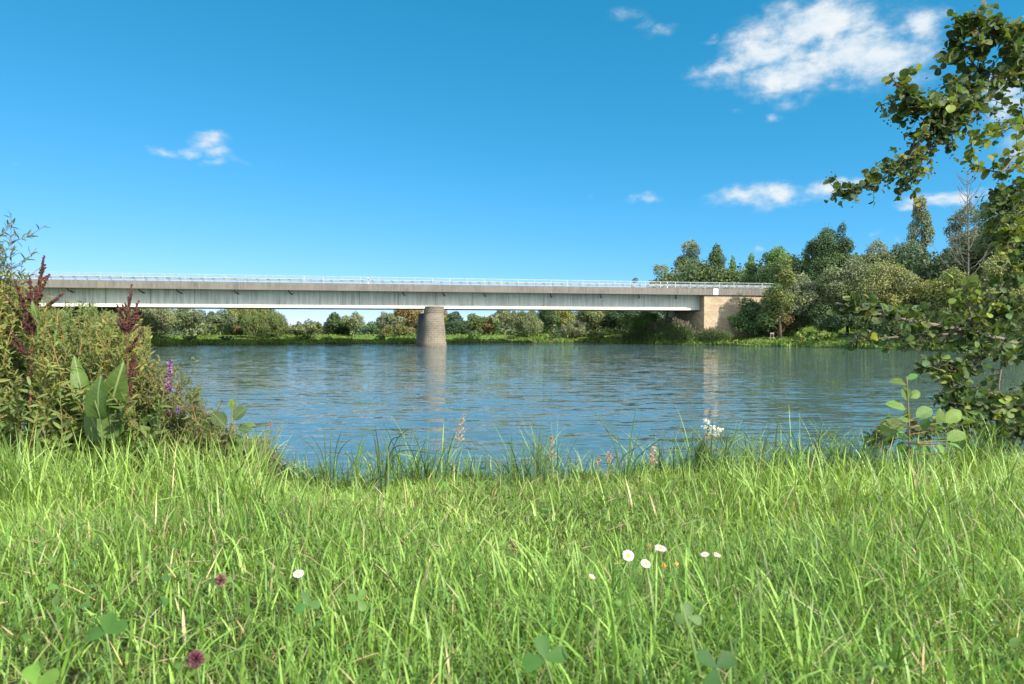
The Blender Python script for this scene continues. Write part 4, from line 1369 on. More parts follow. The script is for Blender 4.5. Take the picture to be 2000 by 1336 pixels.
def side_twigs(ln, k, sp_, sz, tm, cl, wd, ang=0.8):
    def f(ms, ml, line):
        for j in range(k):
            i = rng.integers(4, 11)
            d = unit(rand_dirs(1)[0] + UP * 0.9)
            tw = spline([line[i], line[i] + d * ln * 0.5, line[i] + d * ln + UP * 0.02], 6)
            ms.tube(tw, 0.0013, 4, (0.16, 0.13, 0.05), cap=False)
            leaves_on(ml, tw, sp_, sz, tm, np.asarray(cl) * rng.uniform(0.75, 1.3), ang=ang, width=wd)
    return f


WIL, WIY = (0.125, 0.165, 0.045), (0.21, 0.225, 0.055)
stems_plant('willow_shrub', 'tall dark leaved willow shrub at the left edge rising above the bridge', 'shrub',
            bush_stems(24, -110, 10, 2.9, 3.3, lambda p: np.interp(p, [-110, 0, 10], [370, 415, 440])), (0.14, 0.11, 0.05), (NARROW, 0.014, 0.062, (0.06, 0.10, 0.045), 0.8, 0.5, 1.0),
            extra=side_twigs(0.15, 9, 0.013, 0.05, NARROW, (0.07, 0.11, 0.05), 1.0))
prof = lambda p: np.interp(p, [-80, 0, 30, 60, 110, 150, 200, 240, 265, 300, 350, 420], [510, 535, 550, 575, 598, 612, 618, 625, 650, 715, 745, 800])
for lab, a_, b_, cl in (('yellowish green leafy shrub below the left cluster of dark red dock spikes', -90, 75, WIY),
                        ('narrow leaved green shrub between the two dark red dock plants', 70, 185, WIL),
                        ('narrow leaved shrub with orange stems behind the large dock leaves', 180, 275, WIY)):
    w_ = b_ - a_
    stems_plant('willow_shrub', lab, 'shrub', bush_stems(int(w_ * 0.34), a_, b_, 2.75, 3.35, prof), (0.26, 0.15, 0.05), (NARROW, 0.0105, 0.047, cl, 0.75, 0.5, 1.1),
                'shrubs on the left bank', extra=side_twigs(0.12, 8, 0.0105, 0.043, NARROW, cl, 1.15))
stems_plant('leafy_herb', 'low leafy herb filling the foot of the shrubs behind the tall grass', 'herb',
            bush_stems(70, -40, 330, 2.6, 2.95, lambda p: np.interp(p, [-40, 250, 330], [735, 745, 800])), (0.18, 0.14, 0.05), (NARROW, 0.012, 0.07, WIL, 0.9, 0.5, 1.3))


stems_plant('leafy_herb', 'low straggling herb with reddish stems around the bramble shoot', 'herb',
            bush_stems(34, 340, 530, 2.65, 2.95, lambda p: np.interp(p, [340, 420, 530], [800, 825, 868])), (0.24, 0.12, 0.06), (NARROW, 0.012, 0.045, (0.14, 0.16, 0.05), 0.9, 0.5, 1.2), extra=side_twigs(0.08, 4, 0.012, 0.035, NARROW, (0.14, 0.16, 0.05), 1.2))


# ---- docks with dark red seed spikes
def panicle(ms, mst, line, w, dens, col):
    """main axis with upswept side branches, all hung with whorls of small seeds"""
    n = len(line)
    tot = np.linalg.norm(np.diff(line, axis=0), axis=1).sum()
    axes = [(line[0], line[-1] - line[0], tot)]
    nb = max(5, int(tot / 0.011))
    for k in range(nb):
        f = (k + rng.uniform(0, 1)) / nb * 0.9
        p = np.array([np.interp(f, np.linspace(0, 1, n), line[:, i]) for i in range(3)])
        tg = unit(line[-1] - line[0])
        d = unit(unit(rand_dirs(1)[0] * [1, 1, 0.3]) * 0.62 + tg * 0.85)
        ln = w * (1 - f) ** 0.7 * rng.uniform(0.55, 1.15)
        axes.append((p, d * ln, ln))
        mst.tube([p, p + d * ln], 0.0009, 4, (0.15, 0.05, 0.03), cap=False)
    for i, (p, v, ln) in enumerate(axes):
        k = int(ln * (1700 if i else 1300))
        f = np.clip(np.round(rng.uniform(0.05, 1, k) * ln / 0.008) * 0.008 / ln, 0.05, 1) + rng.normal(0, 0.0012 / ln, k)
        q = p + v * f[:, None] + rand_dirs(k) * rng.uniform(0.001, 0.0062, (k, 1)) * (1.1 - 0.5 * f[:, None])
        ms.inst(BEAD, q, rand_dirs(k), rand_dirs(k), np.column_stack([rng.uniform(0.004, 0.0075, k)] * 3), tint(col, k, 0.4, 0.12))


def dock(label, stem, spikes, leaves_):
    b = stem[0]
    root = thing('dock_plant', label, 'plant', b, 'dock plants on the left bank')
    ms, mp_ = MB(), MB()
    line = spline(stem, 20)
    ms.tube(line, np.linspace(0.006, 0.0025, 20), 7, (0.17, 0.07, 0.035))
    for (p0, p1, w, dn) in spikes:
        i = np.argmin(np.linalg.norm(line - p0, axis=1))
        br = spline([line[i], (line[i] + p0) / 2, p0, (p0 + p1) / 2 + rng.normal(0, 0.008, 3), p1], 16)
        ms.tube(br, np.linspace(0.003, 0.001, 16), 5, (0.15, 0.05, 0.03))
        panicle(mp_, ms, br[5:], w * 2.0, dn, (0.075, 0.024, 0.022))
    ms.build('stem', M_stem, root)
    mp_.build('seed_heads', M_seed, root)
    for (b_, tip, nrm, wd) in leaves_:
        mm = MB()
        mm.veins = True
        v = tip - b_
        mm.inst(DOCK, b_[None], v[None], np.asarray(nrm, float)[None], np.array([[np.linalg.norm(v) * wd, np.linalg.norm(v), np.linalg.norm(v)]]), tint((0.088, 0.145, 0.03), 1, 0.2, 0.05))
        g0 = np.array([b_[0], b_[1], float(near_h(b_[0], b_[1]))])
        mm.tube([g0, (g0 + b_) / 2 + [0.01, 0, 0], b_, b_ + v * 0.5 + unit(nrm) * 0.002 - UP * np.linalg.norm(v) * 0.05], [0.004, 0.0035, 0.003, 0.0015], 5, (0.16, 0.22, 0.07))
        mm.build('leaf', M_dock, root)


def gp(px, Y):
    x = (px - 1000) / F * Y
    return np.array([x, Y, float(near_h(x, Y)) - 0.02])


Y1 = 2.75
dock('dock plant with a cluster of dark red seed spikes at the left', [gp(55, Y1), at(60, 800, Y1), at(62, 680, Y1), at(70, 600, Y1), at(84, 502, Y1)],
     [(at(66, 600, Y1), at(86, 500, Y1), 0.026, 520), (at(60, 590, Y1), at(58, 540, Y1), 0.02, 150), (at(72, 585, Y1), at(97, 535, Y1), 0.016, 120), (at(62, 645, Y1), at(28, 545, Y1 - .05), 0.026, 280), (at(60, 650, Y1), at(45, 590, Y1), 0.022, 220), (at(62, 650, Y1), at(8, 575, Y1 + .05), 0.02, 190),
      (at(85, 606, Y1), at(124, 573, Y1), 0.018, 200), (at(50, 690, Y1), at(15, 640, Y1), 0.02, 160)],
     [(at(72, 620, Y1 - .04), at(62, 588, Y1 - .06), (0.5, -1, 0.3), 0.7)])
Y2 = 2.7
dock('dock plant with one tall dark red seed spike and broad leaves', [gp(240, Y2), at(246, 850, Y2), at(250, 740, Y2), at(248, 650, Y2), at(256, 560, Y2)],
     [(at(248, 650, Y2), at(257, 556, Y2), 0.032, 560), (at(246, 640, Y2), at(229, 596, Y2), 0.018, 150), (at(250, 640, Y2), at(271, 588, Y2), 0.018, 140), (at(248, 650, Y2), at(278, 614, Y2), 0.016, 130), (at(248, 690, Y2), at(280, 640, Y2), 0.016, 120),
      (at(252, 740, Y2), at(262, 690, Y2), 0.024, 260), (at(252, 790, Y2), at(259, 745, Y2), 0.014, 100)],
     [(at(214, 805, Y2 - .14), at(233, 718, Y2 - .2), (0.45, -1, 0.3), 1.0), (at(196, 818, Y2 - .2), at(176, 738, Y2 - .24), (-0.35, -1, 0.5), 1.3), (at(222, 855, Y2 - .15), at(206, 760, Y2 - .12), (0.1, -1, 0.4), 0.95),
      (at(165, 790, Y2), at(143, 690, Y2), (0.6, -1, 0.1), 0.6), (at(236, 870, Y2 - .1), at(243, 775, Y2 - .05), (-0.6, -1, 0.2), 0.8), (at(262, 870, Y2 + .05), at(282, 800, Y2), (-0.4, -1, 0.4), 0.7), (at(200, 860, Y2 - .1), at(160, 790, Y2 - .1), (-0.2, -1, 0.7), 0.9)])


# ---- purple loosestrife
def loosestrife(label, stems, spikes):
    def ex(ms, ml, line):
        side_twigs(0.10, 7, 0.010, 0.032, NARROW, (0.11, 0.13, 0.04), 1.2, 0.9)(ms, ml, line)
    r_ = stems_plant('loosestrife', label, 'wildflower', stems, (0.20, 0.10, 0.06), (NARROW, 0.010, 0.040, (0.10, 0.125, 0.035), 0.95, 0.4, 1.2), 'purple loosestrife plants', ex)
    mp_ = MB()
    for p0, p1 in spikes:
        ln = np.linalg.norm(p1 - p0)
        k = max(18, int(ln * 1100))
        f = rng.uniform(0, 1, k)
        p = p0 + (p1 - p0) * f[:, None] + rand_dirs(k) * 0.008 * (1.1 - 0.6 * f)[:, None]
        mp_.inst(OVAL, p, unit(rand_dirs(k) + [0, -0.4, 0.3]), rand_dirs(k), rng.uniform(0.009, 0.014, k), tint((0.36, 0.16, 0.36), k, 0.35, 0.12))
    mp_.build('flowers', M_petal, r_)


Y3 = 2.8
prof2 = lambda p: np.interp(p, [275, 310, 340, 375, 400, 440], [690, 708, 728, 752, 792, 830])
loosestrife('loosestrife with the tallest purple flower spike against the water', [[gp(310, Y3), at(318, 850, Y3), at(326, 770, Y3), at(333, 704, Y3)], [gp(315, Y3), at(330, 830, Y3), at(350, 770, Y3), at(372, 742, Y3)], [gp(300, Y3), at(295, 800, Y3), at(304, 703, Y3)],
            [gp(300, Y3), at(308, 820, Y3), at(318, 750, Y3)]] + bush_stems(12, 275, 350, 2.75, 3.1, prof2),
            [(at(331, 738, Y3), at(334, 705, Y3)), (at(325, 758, Y3), at(329, 738, Y3)), (at(316, 766, Y3), at(322, 745, Y3)), (at(332, 770, Y3), at(333, 752, Y3))])
loosestrife('low loosestrife with short purple spikes beside the broad dock leaves', [[gp(270, Y3), at(280, 850, Y3), at(290, 765, Y3)], [gp(285, Y3), at(298, 850, Y3), at(306, 770, Y3)], [gp(260, Y3), at(258, 880, Y3), at(262, 820, Y3)], [gp(290, Y3), at(310, 860, Y3), at(330, 790, Y3)]],
            [(at(289, 788, Y3), at(291, 770, Y3)), (at(305, 788, Y3), at(306, 768, Y3)), (at(262, 838, Y3), at(262, 825, Y3)), (at(331, 806, Y3), at(332, 795, Y3)), (at(301, 852, Y3), at(301, 842, Y3))])
loosestrife('straggling loosestrife with few flowers left of the bramble', [[gp(340, Y3), at(352, 860, Y3), at(350, 800, Y3)], [gp(350, Y3), at(370, 850, Y3), at(390, 785, Y3)], [gp(360, Y3), at(375, 870, Y3), at(378, 835, Y3)], [gp(345, Y3), at(340, 870, Y3), at(335, 815, Y3)], [gp(380, Y3), at(395, 880, Y3), at(402, 810, Y3)], [gp(330, Y3), at(320, 880, Y3), at(310, 825, Y3)]] + bush_stems(16, 335, 430, 2.7, 3.0, prof2),
            [(at(350, 810, Y3), at(350, 798, Y3)), (at(375, 848, Y3), at(376, 838, Y3)), (at(349, 880, Y3), at(349, 870, Y3))])
# ---- bramble and alder shoots: a few large leaves each
BRG = (0.075, 0.13, 0.038)


def shoot(name, label, cat, stem, lv, col, scol=(0.18, 0.14, 0.05), tmpl=OVAL):
    root = thing(name, label, cat, stem[0])
    ms = MB()
    line = spline(stem, 14)
    ms.tube(line, np.linspace(0.0045, 0.002, 14), 6, scol)
    ml = MB()
    ml.veins = True
    for (b, tip, nrm, wd) in lv:
        v = tip - b
        ln = np.linalg.norm(v)
        i = np.argmin(np.linalg.norm(line - b, axis=1))
        ms.tube([line[i], (line[i] + b) / 2, b], 0.0015, 4, scol, cap=False)
        ml.inst(tmpl, b[None], v[None], np.asarray(nrm, float)[None], np.array([[ln * wd, ln, ln]]), tint(col, 1, 0.45, 0.12))
    ms.build('stem', M_stem, root)
    ml.build('leaves', M_leaf, root)


def auto_leaves(n, px0, px1, py0, py1, Y, size, centre):
    out = []
    for i in range(n):
        px, py = rng.uniform(px0, px1), rng.uniform(py0, py1)
        a_ = rng.uniform(0, 6.28) if rng.uniform() < 0.4 else math.atan2(py - centre[1], px - centre[0]) + rng.normal(0, 0.6)
        s_ = size * rng.uniform(0.7, 1.2)
        Yq = Y + rng.uniform(-0.1, 0.1)
        out.append((at(px, py, Yq), at(px + s_ * math.cos(a_), py + s_ * math.sin(a_) * 0.8, Yq + rng.normal(0, 0.04)), unit(np.array([0.3, -0.6, 0.9]) + rand_dirs(1)[0] * 0.6), rng.uniform(0.95, 1.3)))
    return out


Yb = 2.75
shoot('bramble_shoot', 'bramble shoot with broad serrated leaves at the left water edge', 'bramble', [gp(440, Yb), at(446, 880, Yb), at(452, 830, Yb), at(455, 785, Yb)],
      [(at(440, 832, Yb), at(414, 803, Yb), (0, -.8, .8), 1.1), (at(456, 820, Yb), at(478, 795, Yb), (0.3, -.8, .8), 1.1), (at(455, 800, Yb), at(452, 778, Yb), (0.2, -1, .3), 1.0), (at(470, 838, Yb), at(497, 826, Yb), (0.2, -.5, 1), 1.0), (at(445, 850, Yb), at(428, 868, Yb), (0, -.6, .9), 1.2),
       (at(450, 850, Yb), at(470, 865, Yb), (0, -.6, .9), 1.2)] + auto_leaves(18, 405, 485, 830, 890, Yb, 30, (440, 860)), BRG, tmpl=BROAD)
Yj = 2.8
shoot('alder_sapling', 'young alder sapling with large bright ribbed leaves before the alder', 'sapling', [gp(1776, Yj), at(1776, 860, Yj), at(1774, 800, Yj), at(1771, 735, Yj)],
      [(at(1772, 752, Yj), at(1741, 740, Yj), (0, -.6, .9), 0.95), (at(1774, 742, Yj), at(1792, 729, Yj), (0.2, -.6, .9), 0.9), (at(1776, 775, Yj), at(1800, 765, Yj), (0.4, -.9, .4), 1.0), (at(1772, 782, Yj), at(1768, 755, Yj), (0, -1, .3), 1.1), (at(1768, 800, Yj), at(1734, 784, Yj), (-.2, -.7, .8), 0.9),
       (at(1776, 800, Yj), at(1768, 822, Yj), (0, -.8, .6), 1.0), (at(1790, 815, Yj), at(1822, 795, Yj), (0.1, -.8, .7), 1.0), (at(1830, 828, Yj), at(1842, 798, Yj), (0.3, -1, .3), 1.0), (at(1845, 825, Yj), at(1880, 800, Yj), (0.2, -.8, .6), 0.9), (at(1850, 860, Yj), at(1888, 842, Yj), (0.1, -.7, .7), 0.9),
       (at(1765, 840, Yj), at(1735, 815, Yj), (-.1, -.8, .6), 1.0)] + auto_leaves(26, 1735, 1880, 810, 895, Yj, 28, (1790, 850)), (0.10, 0.175, 0.04), tmpl=BROAD)

# ---- white meadow flower at the water edge
Ym = 2.65
root = thing('meadowsweet', 'creamy white flower head on a thin reddish stem at the water edge', 'wildflower', gp(1372, Ym))
ms, mf, ml = MB(), MB(), MB()
ml_line = spline([gp(1372, Ym), at(1374, 915, Ym), at(1377, 870, Ym), at(1384, 842, Ym)], 14)
ms.tube(ml_line, 0.002, 5, (0.22, 0.12, 0.07))
for (px, py, rx, k) in ((1380, 824, 9, 60), (1392, 838, 10, 60), (1406, 840, 9, 45), (1386, 846, 9, 40), (1376, 834, 7, 25), (1398, 848, 7, 20)):
    ms.tube([at(1380, 856, Ym), at((1380 + px) / 2, (850 + py) / 2, Ym), at(px, py + 3, Ym)], 0.0012, 4, (0.3, 0.3, 0.15), cap=False)
    c = at(px, py, Ym)
    r_ = rx / F * Ym
    mf.inst(BEAD, c + rand_dirs(k) * rng.uniform(0.2, 1, (k, 1)) * [r_, r_, r_ * 0.7], rand_dirs(k), rand_dirs(k), rng.uniform(0.004, 0.0075, k), tint((0.72, 0.72, 0.60), k, 0.12, 0.03))
for i in range(9):
    b = at(1368 + rng.uniform(-6, 8), 905 + rng.uniform(-25, 25), Ym)
    v = np.array([rng.normal(0, 0.02), -0.01, rng.choice([-0.05, 0.05]) + rng.normal(0, 0.01)])
    ml.inst(OVAL, b[None], v[None], np.array([[0.2, -1, 0.3]]), np.array([[0.06, 0.06, 0.06]]), tint((0.04, 0.075, 0.03), 1))
ms.build('stem', M_stem, root)
mf.build('flowers', M_petal, root)
ml.build('leaves', M_leaf, root)


# ---- seeding grasses
def plume(label, px, py0, py1, Y, lean, w, n_, col=(0.46, 0.33, 0.24)):
    root = thing('seeding_grass', label, 'grass stalk', gp(px, Y), 'seeding grasses at the water edge')
    ms, mp_ = MB(), MB()
    line = spline([gp(px, Y), at(px, (py0 + 960) / 2, Y), at(px + lean * 0.4, py0, Y), at(px + lean, py1, Y)], 20)
    ms.tube(line, np.linspace(0.0015, 0.0006, 20), 4, (0.30, 0.28, 0.12))
    i0 = np.argmin(np.linalg.norm(line - at(px + lean * 0.4, py0, Y), axis=1))
    hd = line[i0:]
    for k in range(n_):
        f = rng.uniform(0, 1)
        p = np.array([np.interp(f, np.linspace(0, 1, len(hd)), hd[:, i]) for i in range(3)])
        d = unit(rand_dirs(1)[0] * [1, 1, 0.4] + UP * 0.7)
        e = p + d * w * (1.05 - f) * rng.uniform(0.4, 1)
        ms.tube([p, e], 0.0005, 3, col, cap=False)
        kk = 4
        q = p + (e - p) * rng.uniform(0.4, 1.1, (kk, 1))
        mp_.inst(OVAL, q, unit(d + rand_dirs(kk) * 0.5), rand_dirs(kk), np.column_stack([np.full(kk, 0.006), np.full(kk, 0.009), np.full(kk, 0.006)]), tint(col, kk, 0.2, 0.08))
    ms.build('stalk', M_stem, root)
    mp_.build('seed_head', M_petal, root)


plume('tall loose pale pink grass plume left of centre over the water', 885, 872, 812, 2.6, 22, 0.035, 46)
plume('narrow pinkish grass head beside the fine upright stalks', 1080, 900, 854, 2.55, -2, 0.016, 34)
plume('small pale grass head left of the tall arching sedge', 1166, 912, 896, 2.5, 4, 0.012, 16)
plume('pink grass head at the foot of the tall arching sedge', 1186, 910, 880, 2.5, 6, 0.020, 26)
plume('pinkish grass head between the tall sedge and the white flower', 1268, 915, 874, 2.5, 10, 0.024, 36)
plume('faint purple grass panicle beside the bramble shoot', 505, 890, 822, 2.75, 26, 0.035, 26, (0.26, 0.16, 0.14))

# ------------------------------------------------------------------ grass


def blades(mb, p, az, th0, kap, Ln, wd, col, tipcol=None):
    n = len(p)
    ts = np.array([0, 0.3, 0.62, 0.85, 1.0])
    wf = np.array([0.75, 1.0, 0.8, 0.45, 0.0])
    H = np.zeros((n, 5))
    V = np.zeros((n, 5))
    for i in range(1, 5):
        th = th0 + kap * (ts[i] + ts[i - 1]) / 2
        H[:, i] = H[:, i - 1] + np.sin(th) * Ln * (ts[i] - ts[i - 1])
        V[:, i] = V[:, i - 1] + np.cos(th) * Ln * (ts[i] - ts[i - 1])
    d = np.column_stack([np.cos(az), np.sin(az), np.zeros(n)])
    tw = rng.uniform(-0.9, 0.9, n)
    sdir = np.column_stack([-np.sin(az) * np.cos(tw) , np.cos(az) * np.cos(tw), np.sin(tw) * 0.5])
    c = p[:, None] + d[:, None] * H[..., None] + UP * V[..., None]
    off = sdir[:, None] * (wd[:, None] * wf[None] * 0.5)[..., None]
    v = np.concatenate([(c - off)[:, :4], (c + off)[:, :4], c[:, 4:]], 1)      # 9 per blade
    b = np.arange(n)[:, None] * 9
    q = np.concatenate([b + np.array([[i, 4 + i, 5 + i, i + 1]]) for i in range(3)], 0)
    t = b + np.array([[3, 7, 8]])
    cc = np.repeat(col[:, None], 9, 1)
    cc[:, [0, 4]] *= np.array([1.15, 1.0, 0.9])
    if tipcol is not None:
        cc[:, 8] = tipcol
        cc[:, [3, 7]] = cc[:, [3, 7]] * 0.5 + tipcol[:, None] * 0.5
    mb.add(v.reshape(-1, 3), q, t, cc.reshape(-1, 3))


def patch(x, y):
    return 0.5 + 0.25 * np.sin(x * 3.1 + 1.7 * np.sin(y * 2.3)) + 0.25 * np.sin(y * 4.7 + 2.1 * np.sin(x * 1.9 + 1))


def scatter(n, ymin, emax):
    y = np.sqrt(rng.uniform(ymin ** 2, 4.6 ** 2, n * 2))
    x = rng.uniform(-1, 1, n * 2) * (0.80 * y + 0.35)
    k = (y - edge_y(x)) < emax
    x, y = x[k][:n], y[k][:n]
    return x, y


G1, G2, G3, DRY = np.array((0.105, 0.215, 0.036)), np.array((0.25, 0.385, 0.078)), np.array((0.45, 0.55, 0.165)), np.array((0.46, 0.37, 0.21))


def grass_cols(n, x, y):
    a_ = np.clip(patch(x * 1.7 + 3, y * 1.4) + rng.normal(0, 0.35, n), 0, 1)[:, None]
    c = G1 * (1 - a_) + G2 * a_
    far_ = np.clip((y - 1.2) / 1.6, 0, 1) * rng.uniform(0, 1, n)
    c = c * (1 - 0.5 * far_[:, None]) + G3 * 0.5 * far_[:, None]
    c = np.where((rng.uniform(size=n) < 0.02 + 0.10 * sstep(patch(x * 0.9 + 5, y * 1.1 + 2), 0.5, 0.95))[:, None], DRY * rng.uniform(0.6, 1.2, (n, 1)), c)
    return np.clip(c * rng.uniform(0.4, 1.45, (n, 1)), 0, 0.8)


mb = MB()
# fine turf
n_ = 360000
x, y = scatter(n_, 0.55, 0.45)
n_ = len(x)
pt = patch(x, y)
L_ = rng.uniform(0.024, 0.066, n_) * (0.6 + 0.75 * pt)
left = sstep(-x / y, 0.38, 0.68) * sstep(y, 1.5, 2.4)
L_ = L_ * (1 + 0.6 * left)
blades(mb, np.column_stack([x, y, near_h(x, y) - 0.004]), rng.uniform(0, 6.28, n_), np.abs(rng.normal(0.3, 0.5, n_)), rng.uniform(0.1, 1.7, n_), L_, rng.uniform(0.0011, 0.0027, n_) * np.exp(rng.normal(0, 0.25, n_)), grass_cols(n_, x, y))
# broader, longer blades standing out of the turf
n_ = 6500
x, y = scatter(n_, 0.6, 0.3)
n_ = len(x)
L_ = rng.uniform(0.07, 0.15, n_) * (0.8 + 0.4 * patch(x, y))
tips = np.where((rng.uniform(size=n_) < 0.07)[:, None], DRY, grass_cols(n_, x, y))
blades(mb, np.column_stack([x, y, near_h(x, y) - 0.004]), rng.uniform(0, 6.28, n_), np.abs(rng.normal(0.2, 0.28, n_)), rng.uniform(0.2, 1.5, n_), L_, rng.uniform(0.0024, 0.0062, n_), grass_cols(n_, x, y), tips)
# the same turf to either side, beyond what the photograph shows
n_ = 90000
y = np.sqrt(rng.uniform(0.3, 4.4 ** 2, n_))
x = np.sign(rng.uniform(-1, 1, n_)) * (0.80 * y + 0.33 + rng.uniform(0, 1, n_) ** 1.4 * 2.4)
k_ = (y - edge_y(x)) < 0.4
x, y = x[k_], y[k_]
n_ = len(x)
blades(mb, np.column_stack([x, y, near_h(x, y) - 0.004]), rng.uniform(0, 6.28, n_), np.abs(rng.normal(0.3, 0.4, n_)), rng.uniform(0.1, 1.6, n_), rng.uniform(0.04, 0.13, n_), rng.uniform(0.003, 0.006, n_), grass_cols(n_, x, y))
# lusher, wider blades close to the path where the turf was left uncut
n_ = 26000
x, y = scatter(n_, 0.55, 0.1)
k_ = rng.uniform(size=len(x)) < 1 - 0.85 * sstep(y, 0.9, 2.0)
x, y = x[k_], y[k_]
n_ = len(x)
L_ = rng.uniform(0.05, 0.115, n_) * (0.6 + 0.75 * patch(x, y))
blades(mb, np.column_stack([x, y, near_h(x, y) - 0.004]), rng.uniform(0, 6.28, n_), np.abs(rng.normal(0.25, 0.4, n_)), rng.uniform(0.1, 1.6, n_), L_, rng.uniform(0.0025, 0.0055, n_), grass_cols(n_, x, y * 0.6))
# low broad leaved herbs among the grass
n_ = 2600
x, y = scatter(n_, 0.6, 0.1)
n_ = len(x)
mb.inst(OVAL, np.column_stack([x, y, near_h(x, y) + rng.uniform(0.01, 0.055, n_)]), rand_dirs(n_) * [1, 1, 0.5] + UP * 0.3, UP + rand_dirs(n_) * 0.6, rng.uniform(0.010, 0.022, n_), tint((0.09, 0.17, 0.035), n_, 0.3, 0.1))
# straw lying in the turf
n_ = 2600
x, y = scatter(n_, 0.6, 0.2)
n_ = len(x)
blades(mb, np.column_stack([x, y, near_h(x, y) + rng.uniform(0, 0.04, n_)]), rng.uniform(0, 6.28, n_), rng.uniform(0.9, 1.5, n_), rng.uniform(-0.2, 0.5, n_), rng.uniform(0.03, 0.09, n_), rng.uniform(0.0015, 0.003, n_), tint(DRY, n_, 0.3))
# tall grass in front of the shrubs at the left and along the right
n_ = 5200
y = rng.uniform(2.0, 3.1, n_)
u = np.where(rng.uniform(size=n_) < 0.62, rng.uniform(-0.82, -0.36, n_), rng.uniform(0.30, 0.84, n_))
x = u * y
L_ = rng.uniform(0.12, 0.30, n_) * np.where(u < 0, 1, 0.75)
blades(mb, np.column_stack([x, y, near_h(x, y) - 0.004]), rng.uniform(0, 6.28, n_), np.abs(rng.normal(0.12, 0.2, n_)), rng.uniform(0.2, 1.5, n_), L_, rng.uniform(0.003, 0.006, n_), grass_cols(n_, x, y + 1))
# sedges and long blades along the bank edge
n_ = 6000
u = rng.uniform(-0.5, 0.72, n_)
y = edge_y(u * 2.6) + np.abs(rng.normal(0.0, 0.22, n_)) - 0.08
x = u * y
e = y - edge_y(x)
L_ = rng.uniform(0.12, 0.30, n_) * (1 + 0.7 * np.clip(e, 0, 0.8)) * (0.85 + 0.35 * np.sin(u * 21 + 2 * np.sin(u * 9)))
blades(mb, np.column_stack([x, y, near_h(x, y) - 0.01]), rng.uniform(0, 6.28, n_), np.abs(rng.normal(0.15, 0.25, n_)), rng.uniform(0.2, 1.9, n_), L_, rng.uniform(0.002, 0.005, n_),
       np.where((rng.uniform(size=n_) < 0.5)[:, None], tint((0.065, 0.115, 0.035), n_, 0.3), grass_cols(n_, x, y)))
o = mb.build('grass', M_grass, None)
o['kind'] = 'stuff'
o['label'] = 'long sunlit meadow grass covering the near bank'
o['category'] = 'grass'


# a few single clumps that stand above the rest
def tuft(label, Y, blist, wd, col):
    p0 = gp(blist[0][0], Y)
    root_ = MB()
    for (bx, mx_, my, tx_, ty_) in blist:
        pts = spline([gp(bx, Y + rng.normal(0, 0.03)), at(mx_, my, Y), at(tx_, ty_, Y + rng.normal(0, 0.05))], 12)
        n = len(pts)
        tg = unit(np.gradient(pts, axis=0))
        sdv = unit(np.cross(tg, np.array([0.25, -1, 0.2])))
        ww = wd * 0.5 * np.array([0.8, 0.9, 1, 1, 1, .95, .9, .8, .65, .5, .3, .04])[:, None]
        bend = np.cross(sdv, tg) * ww * 0.5
        v = np.stack([pts - sdv * ww, pts + bend, pts + sdv * ww], 1).reshape(-1, 3)
        q = [(3 * i + k, 3 * i + k + 1, 3 * i + k + 4, 3 * i + k + 3) for i in range(n - 1) for k in (0, 1)]
        root_.add(v, q, c=tint(col, 1, 0.2)[0])
    root_.v = [v - p0 for v in root_.v]
    o = root_.build('sedge_tuft', M_grass, None)
    o.location = [float(q) for q in p0]
    o['label'] = label
    o['category'] = 'sedge'
    o['group'] = 'sedge tufts at the water edge'


SG = (0.085, 0.15, 0.04)
tuft('tall arching sedge tuft reaching highest over the water right of centre', 2.5, [(1215, 1200, 870, 1150, 785), (1220, 1215, 880, 1168, 800), (1222, 1232, 860, 1246, 778), (1224, 1230, 900, 1255, 830), (1218, 1212, 900, 1262, 862), (1216, 1190, 905, 1130, 880), (1226, 1240, 900, 1300, 850)], 0.0055, SG)
tuft('bunch of fine upright stalks like horsetail near the centre', 2.55, [(1040 + i * 3, 1036 + i * 3, 890, 1033 + i * 4.2 + rng.normal(0, 2), 828 + abs(i - 4) * 5 + rng.normal(0, 8)) for i in range(9)], 0.0022, (0.10, 0.15, 0.06))
tuft('dark arching sedge tuft left of centre with bent blades', 2.5, [(745, 735, 880, 728, 838), (748, 760, 870, 790, 850), (750, 775, 885, 862, 888), (744, 720, 890, 690, 860), (752, 770, 870, 800, 835), (746, 740, 885, 732, 826), (749, 765, 880, 818, 870)], 0.0045, (0.055, 0.095, 0.035))
tuft('dark sedge tuft with tall thin blades near the bramble side', 2.55, [(640, 635, 880, 632, 826), (645, 645, 880, 652, 832), (642, 620, 890, 580, 848), (648, 660, 890, 690, 852), (638, 630, 890, 600, 840), (646, 655, 885, 668, 838)], 0.004, (0.06, 0.105, 0.035))
tuft('pale green broad bladed tuft standing left of centre', 2.45, [(690, 698, 890, 712, 842), (694, 702, 900, 716, 850), (756, 758, 890, 745, 845), (700, 690, 910, 672, 880)], 0.006, (0.16, 0.24, 0.06))
tuft('long single arching blades right of the pale pink plume', 2.5, [(985, 970, 900, 905, 846), (1000, 985, 915, 930, 880), (990, 1000, 890, 998, 842)], 0.0045, (0.07, 0.13, 0.04))
tuft('upright thin blades beside the white flower', 2.55, [(1480, 1484, 880, 1487, 830), (1478, 1476, 890, 1470, 850), (1484, 1490, 890, 1500, 862), (1476, 1462, 890, 1445, 848)], 0.004, SG)
tuft('tall crossed dark stalks near the right bank edge', 2.7, [(1690, 1680, 880, 1658, 828), (1680, 1670, 880, 1690, 825), (1684, 1660, 890, 1640, 850), (1720, 1722, 880, 1726, 840)], 0.0035, (0.07, 0.11, 0.04))

# ------------------------------------------------------------------ small flowers and clover in the turf
SUNUP = unit(np.array([0.15, -0.45, 0.9]))


